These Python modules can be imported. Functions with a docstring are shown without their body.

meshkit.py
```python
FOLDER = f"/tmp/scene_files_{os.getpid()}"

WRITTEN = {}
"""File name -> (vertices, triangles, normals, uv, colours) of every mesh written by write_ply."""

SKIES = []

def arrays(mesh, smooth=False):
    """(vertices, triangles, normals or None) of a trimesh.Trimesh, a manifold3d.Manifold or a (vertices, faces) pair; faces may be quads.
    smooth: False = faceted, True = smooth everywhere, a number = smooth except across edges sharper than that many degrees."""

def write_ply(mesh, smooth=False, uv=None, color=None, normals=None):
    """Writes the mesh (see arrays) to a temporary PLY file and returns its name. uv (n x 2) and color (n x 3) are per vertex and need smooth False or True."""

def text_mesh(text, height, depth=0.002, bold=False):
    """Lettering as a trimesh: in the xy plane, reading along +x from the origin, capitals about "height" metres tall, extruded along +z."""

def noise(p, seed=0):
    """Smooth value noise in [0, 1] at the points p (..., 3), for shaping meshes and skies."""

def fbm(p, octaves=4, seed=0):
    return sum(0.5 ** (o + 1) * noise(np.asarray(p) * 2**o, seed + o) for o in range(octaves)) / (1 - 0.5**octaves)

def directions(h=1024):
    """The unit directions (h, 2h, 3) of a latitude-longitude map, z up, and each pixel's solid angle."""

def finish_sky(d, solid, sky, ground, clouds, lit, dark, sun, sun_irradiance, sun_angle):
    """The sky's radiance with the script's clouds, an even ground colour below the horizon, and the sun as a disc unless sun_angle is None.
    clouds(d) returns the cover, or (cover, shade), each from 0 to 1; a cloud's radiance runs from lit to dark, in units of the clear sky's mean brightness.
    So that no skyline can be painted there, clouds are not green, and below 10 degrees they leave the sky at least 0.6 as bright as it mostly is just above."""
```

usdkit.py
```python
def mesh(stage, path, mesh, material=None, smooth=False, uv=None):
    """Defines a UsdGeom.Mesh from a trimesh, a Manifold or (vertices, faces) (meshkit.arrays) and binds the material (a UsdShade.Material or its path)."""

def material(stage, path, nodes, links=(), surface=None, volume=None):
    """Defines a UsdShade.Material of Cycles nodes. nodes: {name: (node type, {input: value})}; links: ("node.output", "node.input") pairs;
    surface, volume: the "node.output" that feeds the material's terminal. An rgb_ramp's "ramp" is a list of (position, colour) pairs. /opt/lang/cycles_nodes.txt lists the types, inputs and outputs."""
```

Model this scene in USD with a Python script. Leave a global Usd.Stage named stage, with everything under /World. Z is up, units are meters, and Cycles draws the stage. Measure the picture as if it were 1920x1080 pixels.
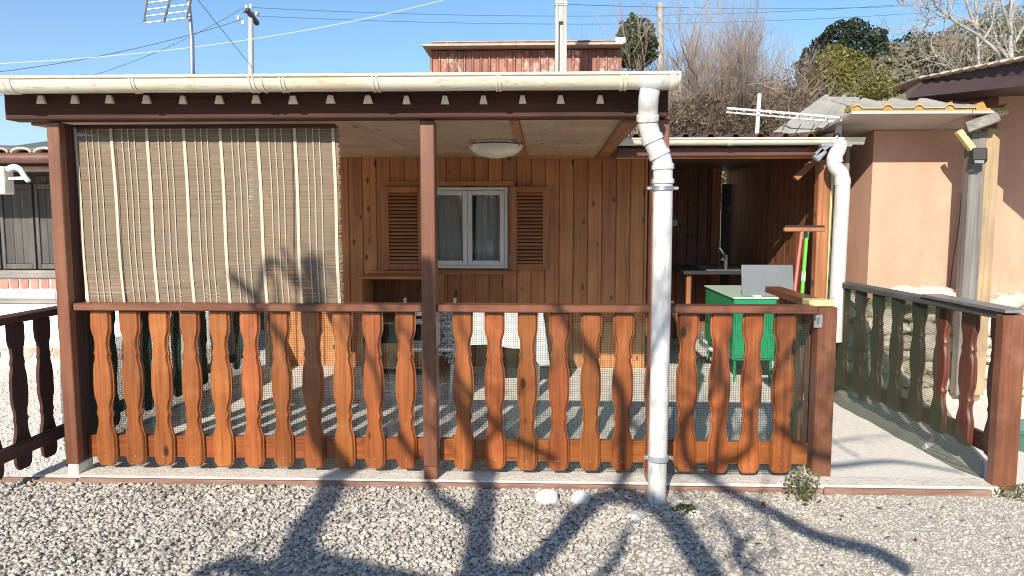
import math, random
import numpy as np, trimesh, usdkit, meshkit
from scipy.spatial import ConvexHull
from pxr import Usd, UsdGeom, UsdShade, UsdLux, Gf, Sdf, Vt

stage = Usd.Stage.CreateInMemory()
UsdGeom.SetStageUpAxis(stage, 'Z')
UsdGeom.Xform.Define(stage, '/World'); UsdGeom.Scope.Define(stage, '/World/Looks')
random.seed(7); RNG = np.random.default_rng(7)

# ---------------------------------------------------------------- camera, sky, sun, exposure
FPX, YAW, PITCH, CAMH = 1386.0, math.radians(2.1), math.radians(5.5), 1.45
FW = np.array([-math.sin(YAW)*math.cos(PITCH), math.cos(YAW)*math.cos(PITCH), -math.sin(PITCH)])
RT = np.array([math.cos(YAW), math.sin(YAW), 0.0]); UP = np.cross(RT, FW); EYE = np.array([0, 0, CAMH])
EXPOSURE = 0.6
SUN_EL, SUN_AZ = math.radians(29.0), math.radians(16.0)      # shadows run 16 degrees right of straight away
SUN = np.array([-math.sin(SUN_AZ)*math.cos(SUN_EL), -math.cos(SUN_AZ)*math.cos(SUN_EL), math.sin(SUN_EL)])

cam = UsdGeom.Camera.Define(stage, '/World/camera')
cam.CreateHorizontalApertureAttr(36.0); cam.CreateVerticalApertureAttr(20.25)
cam.CreateFocalLengthAttr(36.0*FPX/1920); cam.CreateExposureAttr(EXPOSURE)
cam.CreateClippingRangeAttr((0.05, 20000.0))
cam.AddTransformOp().Set(Gf.Matrix4d(*RT, 0, *UP, 0, *(-FW), 0, *EYE, 1))

dome = UsdLux.DomeLight.Define(stage, '/World/sky')
skym = usdkit.material(stage, '/World/Looks/sky', {
    'sky': ('sky_texture', {'sky_type': 'single_scattering', 'sun_disc': False, 'sun_elevation': SUN_EL, 'sun_rotation': math.atan2(SUN[0], SUN[1]), 'altitude': 100.0, 'air_density': 1.0, 'aerosol_density': 0.35, 'ozone_density': 2.2}),
    'hsv': ('hsv', {'saturation': 1.2}), 'bg': ('background_shader', {'strength': 0.115})}, [('sky.color', 'hsv.color'), ('hsv.color', 'bg.color')], surface='bg.background')
UsdShade.MaterialBindingAPI.Apply(dome.GetPrim()).Bind(skym)
for k, v in dict(label='clear blue winter sky', category='sky', kind='structure').items(): dome.GetPrim().SetCustomDataByKey(k, v)

sun = UsdLux.DistantLight.Define(stage, '/World/sun')
sun.CreateIntensityAttr(1.25); sun.CreateAngleAttr(0.5); sun.CreateNormalizeAttr(True); sun.CreateColorAttr((1.0, 0.93, 0.82))
sx = np.cross([0, 0, 1.0], SUN); sx /= np.linalg.norm(sx); sy = np.cross(SUN, sx)
sun.AddTransformOp().Set(Gf.Matrix4d(*sx, 0, *sy, 0, *SUN, 0, 0, 0, 10, 1))

# ---------------------------------------------------------------- helpers
def at(u, v, y):
    """The point of the upright plane y metres ahead that stands at pixel (u, v) of the 1920 x 1080 photograph."""
    d = FW*FPX + RT*(u-960) + UP*(540-v)
    return EYE + d*(y/d[1])
def gr(u, v, z=0.0):
    d = FW*FPX + RT*(u-960) + UP*(540-v)
    return EYE + d*((z-CAMH)/d[2])
X = lambda u, v, y: float(at(u, v, y)[0])
Z = lambda u, v, y: float(at(u, v, y)[2])

USED = {}
def numbered(path):
    n = USED.get(path, -1) + 1; USED[path] = n
    return path if n == 0 else '%s_%03d' % (path, n)
def tag(prim, label=None, cat=None, group=None, kind=None):
    for k, v in (('label', label), ('category', cat), ('group', group), ('kind', kind)):
        if v: prim.SetCustomDataByKey(k, v)
def thing(name, label, cat, group=None, loc=None):
    p = numbered('/World/' + name); x = UsdGeom.Xform.Define(stage, p)
    if loc is not None: x.AddTranslateOp().Set(Gf.Vec3d(*map(float, loc)))
    tag(x.GetPrim(), label, cat, group); return p
def obj(name, mesh, mat, parent='/World', smooth=False, **kw):
    if isinstance(mesh, list): mesh = join(mesh)
    p = numbered(parent + '/' + name); m = usdkit.mesh(stage, p, mesh, mat, smooth)
    tag(m.GetPrim(), **kw); return p

def join(ms):
    vs, fs, n = [], [], 0
    for v, f in ms:
        v, f = np.asarray(v, float), np.asarray(f, int)
        if f.shape[1] == 4: f = np.vstack([f[:, [0, 1, 2]], f[:, [0, 2, 3]]])
        vs.append(v); fs.append(f + n); n += len(v)
    return np.vstack(vs), np.vstack(fs)
def _chamfer():
    s = np.array([(a, b, c) for a in (-1, 1) for b in (-1, 1) for c in (-1, 1)], float)
    sg = np.repeat(s, 3, 0); ax = np.tile(np.arange(3), 8); inset = np.ones((24, 3)); inset[np.arange(24), ax] = 0
    h = trimesh.Trimesh(sg*(1 - .3*inset), ConvexHull(sg*(1 - .3*inset)).simplices, process=False); h.fix_normals()
    return sg, inset, np.array(h.faces)
CS, CI, CF = _chamfer()
def box(lo, hi, c=0.003, R=None, origin=None):
    lo, hi = np.minimum(lo, hi), np.maximum(lo, hi); half = (np.asarray(hi, float)-lo)/2
    c = min(c, half.min()*0.8)
    v = CS*(half - c*CI)
    if R is not None: v = v @ np.asarray(R).T
    return v + (np.asarray(lo)+hi)/2, CF
def frame(d, up=(0, 0, 1)):
    d = np.asarray(d, float); d = d/np.linalg.norm(d); u = np.asarray(up, float)
    if abs(d @ u) > .98: u = np.array([0, 1.0, 0])
    s = np.cross(u, d); s /= np.linalg.norm(s); return d, s, np.cross(d, s)
def bar(p, q, w, t, c=0.003, up=(0, 0, 1)):
    """A beam from p to q, w wide (sideways), t thick (along up)."""
    p, q = np.asarray(p, float), np.asarray(q, float); d, s, u = frame(q-p, up)
    h = np.array([np.linalg.norm(q-p)/2, w/2, t/2]); c = min(c, h.min()*.8)
    return (CS*(h - c*CI)) @ np.array([d, s, u]) + (p+q)/2, CF
def tube(pts, r, sides=10, cap=True):
    p = np.asarray(pts, float); n = len(p); r = np.broadcast_to(np.asarray(r, float), (n,))
    t = np.gradient(p, axis=0); t /= np.linalg.norm(t, axis=1, keepdims=True)+1e-12
    a = np.zeros_like(p); ref = np.array([0, 0, 1.0]) if abs(t[0, 2]) < .9 else np.array([1.0, 0, 0])
    for i in range(n):
        ref = ref - (ref @ t[i])*t[i]; ref /= np.linalg.norm(ref)+1e-12; a[i] = ref
    b = np.cross(t, a); g = np.arange(sides)*2*np.pi/sides
    v = p[:, None] + r[:, None, None]*(np.cos(g)[None, :, None]*a[:, None] + np.sin(g)[None, :, None]*b[:, None])
    v = v.reshape(-1, 3); i, j = np.meshgrid(np.arange(n-1), np.arange(sides), indexing='ij'); k = (j+1) % sides
    f = np.stack([i*sides+j, i*sides+k, (i+1)*sides+k, (i+1)*sides+j], -1).reshape(-1, 4)
    f = np.vstack([f[:, [0, 1, 2]], f[:, [0, 2, 3]]])
    if cap:
        c0, c1 = len(v), len(v)+1; v = np.vstack([v, p[:1], p[-1:]]); jj = np.arange(sides)
        f = np.vstack([f, np.stack([np.full(sides, c0), (jj+1) % sides, jj], 1), np.stack([np.full(sides, c1), (n-1)*sides+jj, (n-1)*sides+(jj+1) % sides], 1)])
    return v, f
def curve(pts, n=40):
    """A smooth path through the points (Catmull-Rom)."""
    P = np.asarray(pts, float); P = np.vstack([2*P[0]-P[1], P, 2*P[-1]-P[-2]]); m = len(P)-3; out = []
    for s in np.linspace(0, m-1e-9, n):
        i = int(s); t = s-i; a, b, c, d = P[i:i+4]
        out.append(.5*(2*b+(c-a)*t+(2*a-5*b+4*c-d)*t*t+(3*b-a-3*c+d)*t**3))
    return np.array(out)
def prism(poly, a, b, axis='y'):
    """A 2-D outline extruded: axis y puts (x, z), axis x puts (y, z), axis z puts (x, y)."""
    from shapely.geometry import Polygon
    m = trimesh.creation.extrude_polygon(Polygon(poly), 1.0, engine='earcut'); v = np.array(m.vertices)
    w = a + (b-a)*v[:, 2]
    o = {'y': np.stack([v[:, 0], w, v[:, 1]], 1), 'x': np.stack([w, v[:, 0], v[:, 1]], 1), 'z': np.stack([v[:, 0], v[:, 1], w], 1)}[axis]
    t = trimesh.Trimesh(o, m.faces, process=False); t.fix_normals(); return np.array(t.vertices), np.array(t.faces)
def revolve(profile, center, n=40):
    pr = np.asarray(profile, float); g = np.arange(n)*2*np.pi/n
    v = np.stack([pr[:, None, 0]*np.cos(g), pr[:, None, 0]*np.sin(g), np.broadcast_to(pr[:, None, 1], (len(pr), n))], -1).reshape(-1, 3) + np.asarray(center)
    i, j = np.meshgrid(np.arange(len(pr)-1), np.arange(n), indexing='ij'); k = (j+1) % n
    return v, np.stack([i*n+j, i*n+k, (i+1)*n+k, (i+1)*n+j], -1).reshape(-1, 4)
def grid(P):
    """A sheet from an array of points (n, m, 3)."""
    n, m = P.shape[:2]; i, j = np.meshgrid(np.arange(n-1), np.arange(m-1), indexing='ij')
    return P.reshape(-1, 3), np.stack([i*m+j, i*m+j+1, (i+1)*m+j+1, (i+1)*m+j], -1).reshape(-1, 4)
def stone(c, r, seed, sub=2, rough=.35):
    m = trimesh.creation.icosphere(sub); v = np.array(m.vertices)
    k = 1 + rough*(meshkit.fbm(v*1.3+seed*7.1, 3, seed)-.5)*2
    return v*k[:, None]*np.asarray(r) + np.asarray(c), np.array(m.faces)

# ---------------------------------------------------------------- materials
L = '/World/Looks/'
def wood(name, dark, base, light, axis='z', fine=55.0, rough=.5, knots=0.0, bump=.12, vary=.28, coat=0.0, hue=0.0, dirt=0.0, dirtc=(.25, .2, .15)):
    st = {'x': (fine*.035, fine, fine), 'y': (fine, fine*.035, fine), 'z': (fine, fine, fine*.035)}[axis]
    kn = {'x': (2.6, 9, 9), 'y': (9, 2.6, 9), 'z': (9, 9, 4.6)}[axis]
    n = {'geo': ('geometry', {}), 'oi': ('object_info', {}), 'cx': ('vector_math', {'math_type': 'scale', 'vector1': (17.3, 9.1, 23.7)}),
         'add': ('vector_math', {'math_type': 'add'}), 'map': ('mapping', {'scale': st}), 'no': ('noise_texture', {'scale': 1.0, 'detail': 6.0, 'roughness': .62, 'distortion': .4}),
         'ramp': ('rgb_ramp', {'ramp': [(.25, dark), (.48, base), (.75, light)]}),
         'big': ('noise_texture', {'scale': 2.3, 'detail': 3.0}), 'mr': ('map_range', {'from_min': .3, 'from_max': .7, 'to_min': .78, 'to_max': 1.2}),
         'mr2': ('map_range', {'from_min': 0.0, 'from_max': 1.0, 'to_min': 1-vary, 'to_max': 1+vary}), 'mul': ('math', {'math_type': 'multiply'}),
         'hr': ('math', {'math_type': 'multiply', 'value2': 7.31}), 'hf': ('math', {'math_type': 'fraction'}), 'hm': ('map_range', {'from_min': 0.0, 'from_max': 1.0, 'to_min': .5-hue, 'to_max': .5+hue}),
         'hsv': ('hsv', {}), 'bump': ('bump', {'strength': bump, 'distance': .004}), 'p': ('principled_bsdf', {'roughness': rough, 'coat_weight': coat, 'coat_roughness': .18})}
    l = [('oi.random', 'cx.scale'), ('geo.position', 'add.vector1'), ('cx.vector', 'add.vector2'), ('add.vector', 'map.vector'), ('map.vector', 'no.vector'), ('no.fac', 'ramp.fac'),
         ('add.vector', 'big.vector'), ('big.fac', 'mr.value'), ('oi.random', 'mr2.value'), ('mr.result', 'mul.value1'), ('mr2.result', 'mul.value2'), ('mul.value', 'hsv.value'), ('oi.random', 'hr.value1'), ('hr.value', 'hf.value1'), ('hf.value', 'hm.value'), ('hm.result', 'hsv.hue'),
         ('no.fac', 'bump.height'), ('bump.normal', 'p.normal')]
    src = 'ramp.color'
    if knots:
        n |= {'km': ('mapping', {'scale': kn}), 'kv': ('voronoi_texture', {'scale': 1.0}), 'kr': ('rgb_ramp', {'ramp': [(0.0, (1, 1, 1)), (.10, (.9, .9, .9)), (.17, (0, 0, 0))]}),
              'kw': ('white_noise_texture', {}), 'kt': ('math', {'math_type': 'greater_than', 'value2': 1-knots}), 'km2': ('math', {'math_type': 'multiply'}),
              'kmix': ('mix', {'color2': tuple(.35*x for x in dark)})}
        l += [('add.vector', 'km.vector'), ('km.vector', 'kv.vector'), ('kv.distance', 'kr.fac'), ('kv.color', 'kw.vector'), ('kw.value', 'kt.value1'), ('kt.value', 'km2.value1'), ('kr.color', 'km2.value2'),
              ('km2.value', 'kmix.fac'), (src, 'kmix.color1')]; src = 'kmix.color'
    if dirt:
        n |= {'dn': ('noise_texture', {'scale': 9.0, 'detail': 5.0, 'roughness': .7}), 'dr': ('rgb_ramp', {'ramp': [(.52, (0, 0, 0)), (.75, (dirt,)*3)]}), 'dm': ('mix', {'color2': dirtc})}
        l += [('add.vector', 'dn.vector'), ('dn.fac', 'dr.fac'), ('dr.color', 'dm.fac'), (src, 'dm.color1')]; src = 'dm.color'
    l += [(src, 'hsv.color'), ('hsv.color', 'p.base_color')]
    return usdkit.material(stage, L+name, n, l, surface='p.BSDF')
def plain(name, c, rough=.6, metal=0.0, c2=None, scale=6.0, lo=.42, hi=.68, vary=0.0, bump=0.0, bscale=40.0, stretch=(1, 1, 1), c3=None, s3=30.0, island=False, spec=.5, t3=.55):
    n = {'geo': ('geometry', {}), 'oi': ('object_info', {}), 'map': ('mapping', {'scale': stretch}), 'no': ('noise_texture', {'scale': scale, 'detail': 5.0, 'roughness': .65}),
         'r': ('rgb_ramp', {'ramp': [(lo, c), (hi, c2 or c)]}), 'mr2': ('map_range', {'from_min': 0.0, 'from_max': 1.0, 'to_min': 1-vary, 'to_max': 1+vary}), 'hsv': ('hsv', {}),
         'p': ('principled_bsdf', {'roughness': rough, 'metallic': metal, 'specular_ior_level': spec})}
    l = [('geo.position', 'map.vector'), ('map.vector', 'no.vector'), ('no.fac', 'r.fac'), ('geo.random_per_island' if island else 'oi.random', 'mr2.value'), ('mr2.result', 'hsv.value')]
    src = 'r.color'
    if c3:
        n |= {'n3': ('noise_texture', {'scale': s3, 'detail': 4.0, 'roughness': .7}), 'r3': ('rgb_ramp', {'ramp': [(t3, (0, 0, 0)), (t3+.13, (1, 1, 1))]}), 'm3': ('mix', {'color2': c3})}
        l += [('map.vector', 'n3.vector'), ('n3.fac', 'r3.fac'), ('r3.color', 'm3.fac'), (src, 'm3.color1')]; src = 'm3.color'
    if bump:
        n |= {'bn': ('noise_texture', {'scale': bscale, 'detail': 5.0}), 'bump': ('bump', {'strength': bump, 'distance': .01})}
        l += [('map.vector', 'bn.vector'), ('bn.fac', 'bump.height'), ('bump.normal', 'p.normal')]
    l += [(src, 'hsv.color'), ('hsv.color', 'p.base_color')]
    return usdkit.material(stage, L+name, n, l, surface='p.BSDF')
def leaf(name, ramp, trans=.35):
    n = {'geo': ('geometry', {}), 'r': ('rgb_ramp', {'ramp': ramp}), 'd': ('principled_bsdf', {'roughness': .5}), 't': ('translucent_bsdf', {}), 'm': ('mix_closure', {'fac': trans})}
    return usdkit.material(stage, L+name, n, [('geo.random_per_island', 'r.fac'), ('r.color', 'd.base_color'), ('r.color', 't.color'), ('d.BSDF', 'm.closure1'), ('t.BSDF', 'm.closure2')], surface='m.closure')

M = {}
for ax in 'xyz':
    M['stain_'+ax] = wood('stained_wood_'+ax, (.125, .033, .010), (.255, .073, .018), (.35, .112, .031), ax, rough=.33, knots=.25, coat=.4, vary=.15, hue=.005, dirt=.35, dirtc=(.40, .19, .07))
    M['red_'+ax] = wood('red_brown_paint_'+ax, (.105, .036, .018), (.155, .056, .027), (.21, .082, .043), ax, rough=.42, coat=.1, bump=.1, vary=.08, dirt=.5, dirtc=(.26, .13, .09))
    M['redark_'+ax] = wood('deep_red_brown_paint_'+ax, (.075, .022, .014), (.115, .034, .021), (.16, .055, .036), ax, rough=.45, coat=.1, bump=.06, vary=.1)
    M['shut_'+ax] = wood('shutter_pine_'+ax, (.30, .11, .045), (.48, .19, .080), (.56, .25, .11), ax, fine=30, rough=.45, knots=.3, vary=.06)
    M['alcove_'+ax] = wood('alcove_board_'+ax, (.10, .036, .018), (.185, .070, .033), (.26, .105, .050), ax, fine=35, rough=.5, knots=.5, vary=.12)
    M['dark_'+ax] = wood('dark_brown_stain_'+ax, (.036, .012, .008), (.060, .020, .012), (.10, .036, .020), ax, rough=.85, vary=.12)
    M['pine_'+ax] = wood('pine_board_'+ax, (.30, .118, .042), (.49, .205, .075), (.57, .265, .105), ax, fine=30, rough=.45, knots=.85, vary=.13, hue=.003)
    M['ply_'+ax] = wood('ceiling_board_'+ax, (.42, .29, .18), (.52, .375, .25), (.59, .44, .31), ax, fine=30, rough=.55, knots=.2, vary=.1)
    M['brown_'+ax] = wood('brown_board_'+ax, (.17, .060, .024), (.29, .115, .046), (.38, .165, .068), ax, fine=40, rough=.55, knots=.3, vary=.2)
    M['grey_'+ax] = wood('weathered_wood_'+ax, (.13, .12, .105), (.24, .22, .20), (.36, .33, .29), ax, fine=40, rough=.8, bump=.3)
    M['black_'+ax] = wood('dark_weathered_wood_'+ax, (.05, .046, .042), (.085, .079, .072), (.13, .12, .11), ax, fine=40, rough=.75)
M['pvc_cream'] = plain('cream_gutter_plastic', (.74, .70, .56), .35, c2=(.60, .50, .30), scale=2.2, stretch=(1, 6, 3), lo=.5, hi=.78, c3=(.50, .42, .28), s3=14.0)
M['pvc_white'] = plain('white_pipe_plastic', (.62, .62, .605), .35, c2=(.52, .51, .48), scale=5.0, stretch=(2, 2, .5), c3=(.42, .38, .31), s3=14, t3=.56)
M['pvc_grey'] = plain('grey_plastic', (.32, .33, .34), .4)
M['upvc'] = plain('white_window_plastic', (.78, .77, .76), .3)
M['concrete'] = plain('pale_concrete', (.74, .69, .59), .9, c2=(.62, .57, .48), scale=14, bump=.8, bscale=110, c3=(.38, .33, .25), s3=60)
M['concrete_pole'] = plain('grey_concrete', (.50, .49, .46), .85, c2=(.36, .35, .33), scale=5, stretch=(1, 1, .25), bump=.2, bscale=60)
M['kerb'] = plain('red_brown_kerb', (.20, .105, .072), .75, c2=(.32, .205, .15), scale=9, stretch=(.5, 4, 4), bump=.3, bscale=70)
M['soil'] = plain('gravel_bed', (.50, .45, .38), .95, c2=(.36, .32, .265), scale=16, bump=1.0, bscale=120)
M['pale_bed'] = plain('pale_gravel_bed', (.80, .75, .67), .95, c2=(.68, .63, .55), scale=30, bump=.6, bscale=140)
M['earth'] = plain('dry_earth', (.22, .18, .12), .95, c2=(.12, .13, .06), scale=1.5, bump=.6, bscale=20, c3=(.30, .25, .16), s3=5.0)
M['net'] = plain('green_plastic_net', (.014, .06, .04), .5)
M['foam'] = plain('yellow_foam', (.50, .30, .085), .9, c2=(.38, .20, .05), scale=25, bump=.6, bscale=120)
M['foam_pale'] = plain('pale_foam', (.88, .80, .62), .9)
M['sheet_grey'] = plain('grey_roof_sheet', (.42, .385, .315), .65, c2=(.32, .295, .245), scale=4, bump=.1)
M['soffit'] = plain('pale_panel_underside', (.46, .42, .36), .7, c2=(.40, .36, .30), scale=3)
M['roof_brown'] = plain('brown_roof_sheet', (.13, .055, .038), .5, c2=(.18, .085, .06), scale=4)
M['lampglass'] = plain('frosted_lamp_glass', (.90, .87, .74), .25)
M['metal_white'] = plain('white_painted_metal', (.74, .73, .70), .4)
M['alu'] = plain('dull_aluminium', (.55, .56, .58), .42, metal=.9, c2=(.42, .43, .45), scale=12)
M['chrome'] = plain('bright_chrome', (.72, .73, .75), .18, metal=.6)
M['galv'] = plain('galvanised_steel', (.42, .43, .45), .45, metal=.75, c2=(.3, .31, .33), scale=20)
M['grey_board'] = plain('grey_painted_panel', (.135, .155, .17), .5, c2=(.165, .185, .20), scale=5, vary=0)
M['green'] = plain('green_enamel', (.012, .26, .105), .4, c2=(.015, .21, .09), scale=7)
M['green_pale'] = plain('pale_green_top', (.42, .55, .44), .5, c2=(.52, .62, .54), scale=6)
M['counter'] = plain('dark_counter', (.035, .033, .034), .3)
M['black'] = plain('black_rubber', (.018, .017, .018), .6)
M['red_handle'] = plain('red_handle_paint', (.48, .10, .06), .4)
M['lime_handle'] = plain('lime_handle_paint', (.12, .50, .04), .4)
M['teal'] = plain('teal_plastic', (.02, .28, .25), .45)
M['tub'] = plain('dull_green_plastic', (.085, .19, .145), .5)
M['yellow'] = plain('pale_yellow_wood', (.66, .58, .26), .7, c2=(.55, .46, .2), scale=20)
M['white_paint'] = plain('white_wall_paint', (.78, .77, .74), .8, c2=(.70, .68, .63), scale=5, bump=.1)
M['mortar'] = plain('white_mortar', (.74, .72, .68), .9, bump=.2)
M['brick'] = plain('pink_brick', (.48, .245, .19), .85, c2=(.40, .18, .135), scale=20, vary=.18, bump=.25, bscale=80)
M['slab'] = plain('pink_stone_slab', (.52, .34, .26), .85, c2=(.42, .25, .19), scale=9, vary=.18, bump=.25)
M['tile'] = plain('pale_clay_tile', (.52, .41, .33), .85, c2=(.36, .27, .21), scale=9, vary=.2)
M['stucco'] = plain('salmon_stucco', (.57, .325, .225), .9, c2=(.50, .275, .185), scale=2.4, bump=.22, bscale=150, c3=(.61, .37, .27), s3=2.0, stretch=(1, 1, .5))
M['fascia'] = plain('dark_brown_fascia', (.060, .036, .036), .6, c2=(.075, .047, .046), scale=3)
M['rock'] = plain('beige_rock', (.64, .57, .46), .9, c2=(.44, .38, .30), scale=9, vary=.25, bump=.6, bscale=30)
M['pebble_white'] = plain('white_stone', (.74, .72, .68), .8, c2=(.58, .56, .52), scale=14, bump=.3, bscale=40)
M['rust'] = plain('rusty_sheet', (.30, .125, .085), .65, c2=(.22, .085, .058), scale=3, vary=.22, c3=(.60, .48, .42), s3=2.6, stretch=(2.0, 2, 1.2), t3=.555)
M['bark'] = plain('grey_bark', (.20, .17, .14), .9, c2=(.13, .11, .09), scale=12, bump=.6, bscale=40)
M['bark_pale'] = plain('pale_bark', (.40, .375, .34), .85, c2=(.25, .23, .21), scale=8)
M['twig'] = plain('bare_twigs', (.30, .225, .17), .9, vary=.2)
M['twig_grey'] = plain('grey_twigs', (.38, .33, .29), .9, vary=.2)
M['wire'] = plain('dark_cable', (.05, .055, .06), .5)
M['wire_white'] = plain('white_cable', (.75, .78, .8), .5)
M['cloth'] = plain('white_cloth', (.66, .66, .65), .9, bump=.15, bscale=20)
M['curtain'] = plain('grey_curtain', (.86, .85, .82), .9)
M['slot_shade'] = plain('painted_slot_shade', (.05, .03, .02), .9)
M['room'] = plain('dim_room', (.20, .17, .14), .9)
M['hill'] = plain('far_wooded_hill', (.055, .085, .06), .95, c2=(.035, .06, .045), scale=.03)
M['reed'] = plain('bamboo_reed', (.32, .235, .150), .7, c2=(.185, .130, .082), scale=5.0, stretch=(1.0, 1.0, 90.0), lo=.36, hi=.62, island=True, vary=.28)
M['twine'] = plain('pale_twine', (.56, .475, .36), .8)
M['cord'] = plain('dark_cord', (.09, .075, .06), .8)
M['gravel'] = plain('grey_gravel', (.51, .46, .395), .9, c2=(.385, .35, .305), scale=60, vary=.27, c3=(.36, .33, .28), s3=2.2, t3=.54, bump=.3, bscale=150)
M['gravel_fine'] = plain('pale_fine_gravel', (.82, .77, .69), .9, c2=(.70, .65, .57), scale=60, vary=.34)
M['fabric_grey'] = plain('grey_patterned_fabric', (.55, .54, .54), .9, c2=(.16, .15, .16), scale=45, lo=.48, hi=.54)
M['leaf_dark'] = leaf('dark_leaves', [(0, (.026, .036, .014)), (.6, (.062, .076, .032)), (.9, (.13, .145, .07)), (1, (.32, .32, .22))], .2)
M['leaf_mid'] = leaf('mid_leaves', [(0, (.07, .09, .025)), (.5, (.22, .23, .07)), (1, (.50, .48, .20))])
M['leaf_yellow'] = leaf('yellow_green_leaves', [(0, (.22, .20, .05)), (.5, (.62, .53, .15)), (1, (.80, .72, .32))])
M['leaf_olive'] = leaf('grey_olive_leaves', [(0, (.24, .22, .14)), (.5, (.54, .49, .34)), (1, (.80, .74, .60))])
M['leaf_weed'] = leaf('pale_weed_leaves', [(0, (.20, .20, .09)), (.5, (.40, .38, .19)), (1, (.62, .57, .34))])
M['leaf_dry'] = leaf('dry_leaves', [(0, (.15, .11, .07)), (.5, (.36, .27, .175)), (.85, (.52, .41, .28)), (1, (.68, .57, .42))])
M['glass'] = usdkit.material(stage, L+'window_glass', {'f': ('fresnel', {'IOR': 1.6}), 'g': ('glossy_bsdf', {'roughness': .02}), 't': ('transparent_bsdf', {'color': (.93, .95, .95)}), 'm': ('mix_closure', {})},
                             [('f.fac', 'm.fac'), ('t.BSDF', 'm.closure1'), ('g.BSDF', 'm.closure2')], surface='m.closure')
M['shade_net'] = usdkit.material(stage, L+'green_shade_net', {'geo': ('geometry', {}), 'map': ('mapping', {'scale': (0, 0, 1)}), 'w': ('wave_texture', {'wave_type': 'bands', 'bands_direction': 'z', 'scale': 26.0}),
                                 'mr': ('map_range', {'to_min': .42, 'to_max': .78}), 'd': ('diffuse_bsdf', {'color': (.052, .072, .045)}), 't': ('transparent_bsdf', {}), 'm': ('mix_closure', {})},
                                 [('geo.position', 'map.vector'), ('map.vector', 'w.vector'), ('w.fac', 'mr.value'), ('mr.result', 'm.fac'), ('t.BSDF', 'm.closure1'), ('d.BSDF', 'm.closure2')], surface='m.closure')

# ---------------------------------------------------------------- ground and hills
F = 3.85                                                      # the plane of the porch front
def smooth(a, b, x):
    t = np.clip((x-a)/(b-a), 0, 1); return t*t*(3-2*t)
def hgt(x, y):
    right = smooth(-1.0, 3.0, x); mid = smooth(-7.0, -2.0, x)*(1-right)
    h = right*(2.4*smooth(9.4, 13.5, y) + 5.5*smooth(14, 40, y) + 14*smooth(40, 140, y)*smooth(2, 40, x)) + mid*2.2*smooth(9.4, 12, y)
    return h + np.maximum(0, (y-9.5))*0
gx = np.unique(np.concatenate([np.linspace(-12, 16, 85), -12-np.geomspace(.5, 3000, 30), 16+np.geomspace(.5, 3000, 30)]))
gy = np.unique(np.concatenate([np.linspace(-6, 20, 80), -6-np.geomspace(.5, 300, 12), 20+np.geomspace(.5, 3500, 34)]))
GX, GY = np.meshgrid(gx, gy); GZ = hgt(GX, GY) - .012
g = grid(np.stack([GX, GY, GZ], -1))
obj('ground', g, M['earth'], smooth=True, kind='structure', label='dry earth of the yard and the bank behind the cabins', cat='ground')
hx = np.linspace(-2600, 1500, 160); hz = 1.2*(62+46*meshkit.fbm(np.stack([hx/380, hx*0, hx*0], 1), 4, 3) + 40*smooth(-200, 1500, hx) + 3.0*RNG.random(160))
P = np.stack([np.stack([hx, np.full(160, 700.+d*260), -2+(hz+2)*k], 1) for d, k in ((0, 0), (.5, .55), (1.0, .9), (1.5, 1.0), (3.0, .8))], 0)
obj('hills', grid(P), M['hill'], smooth=True, kind='structure', label='distant blue wooded ridge left of the cabin', cat='hill')

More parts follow.
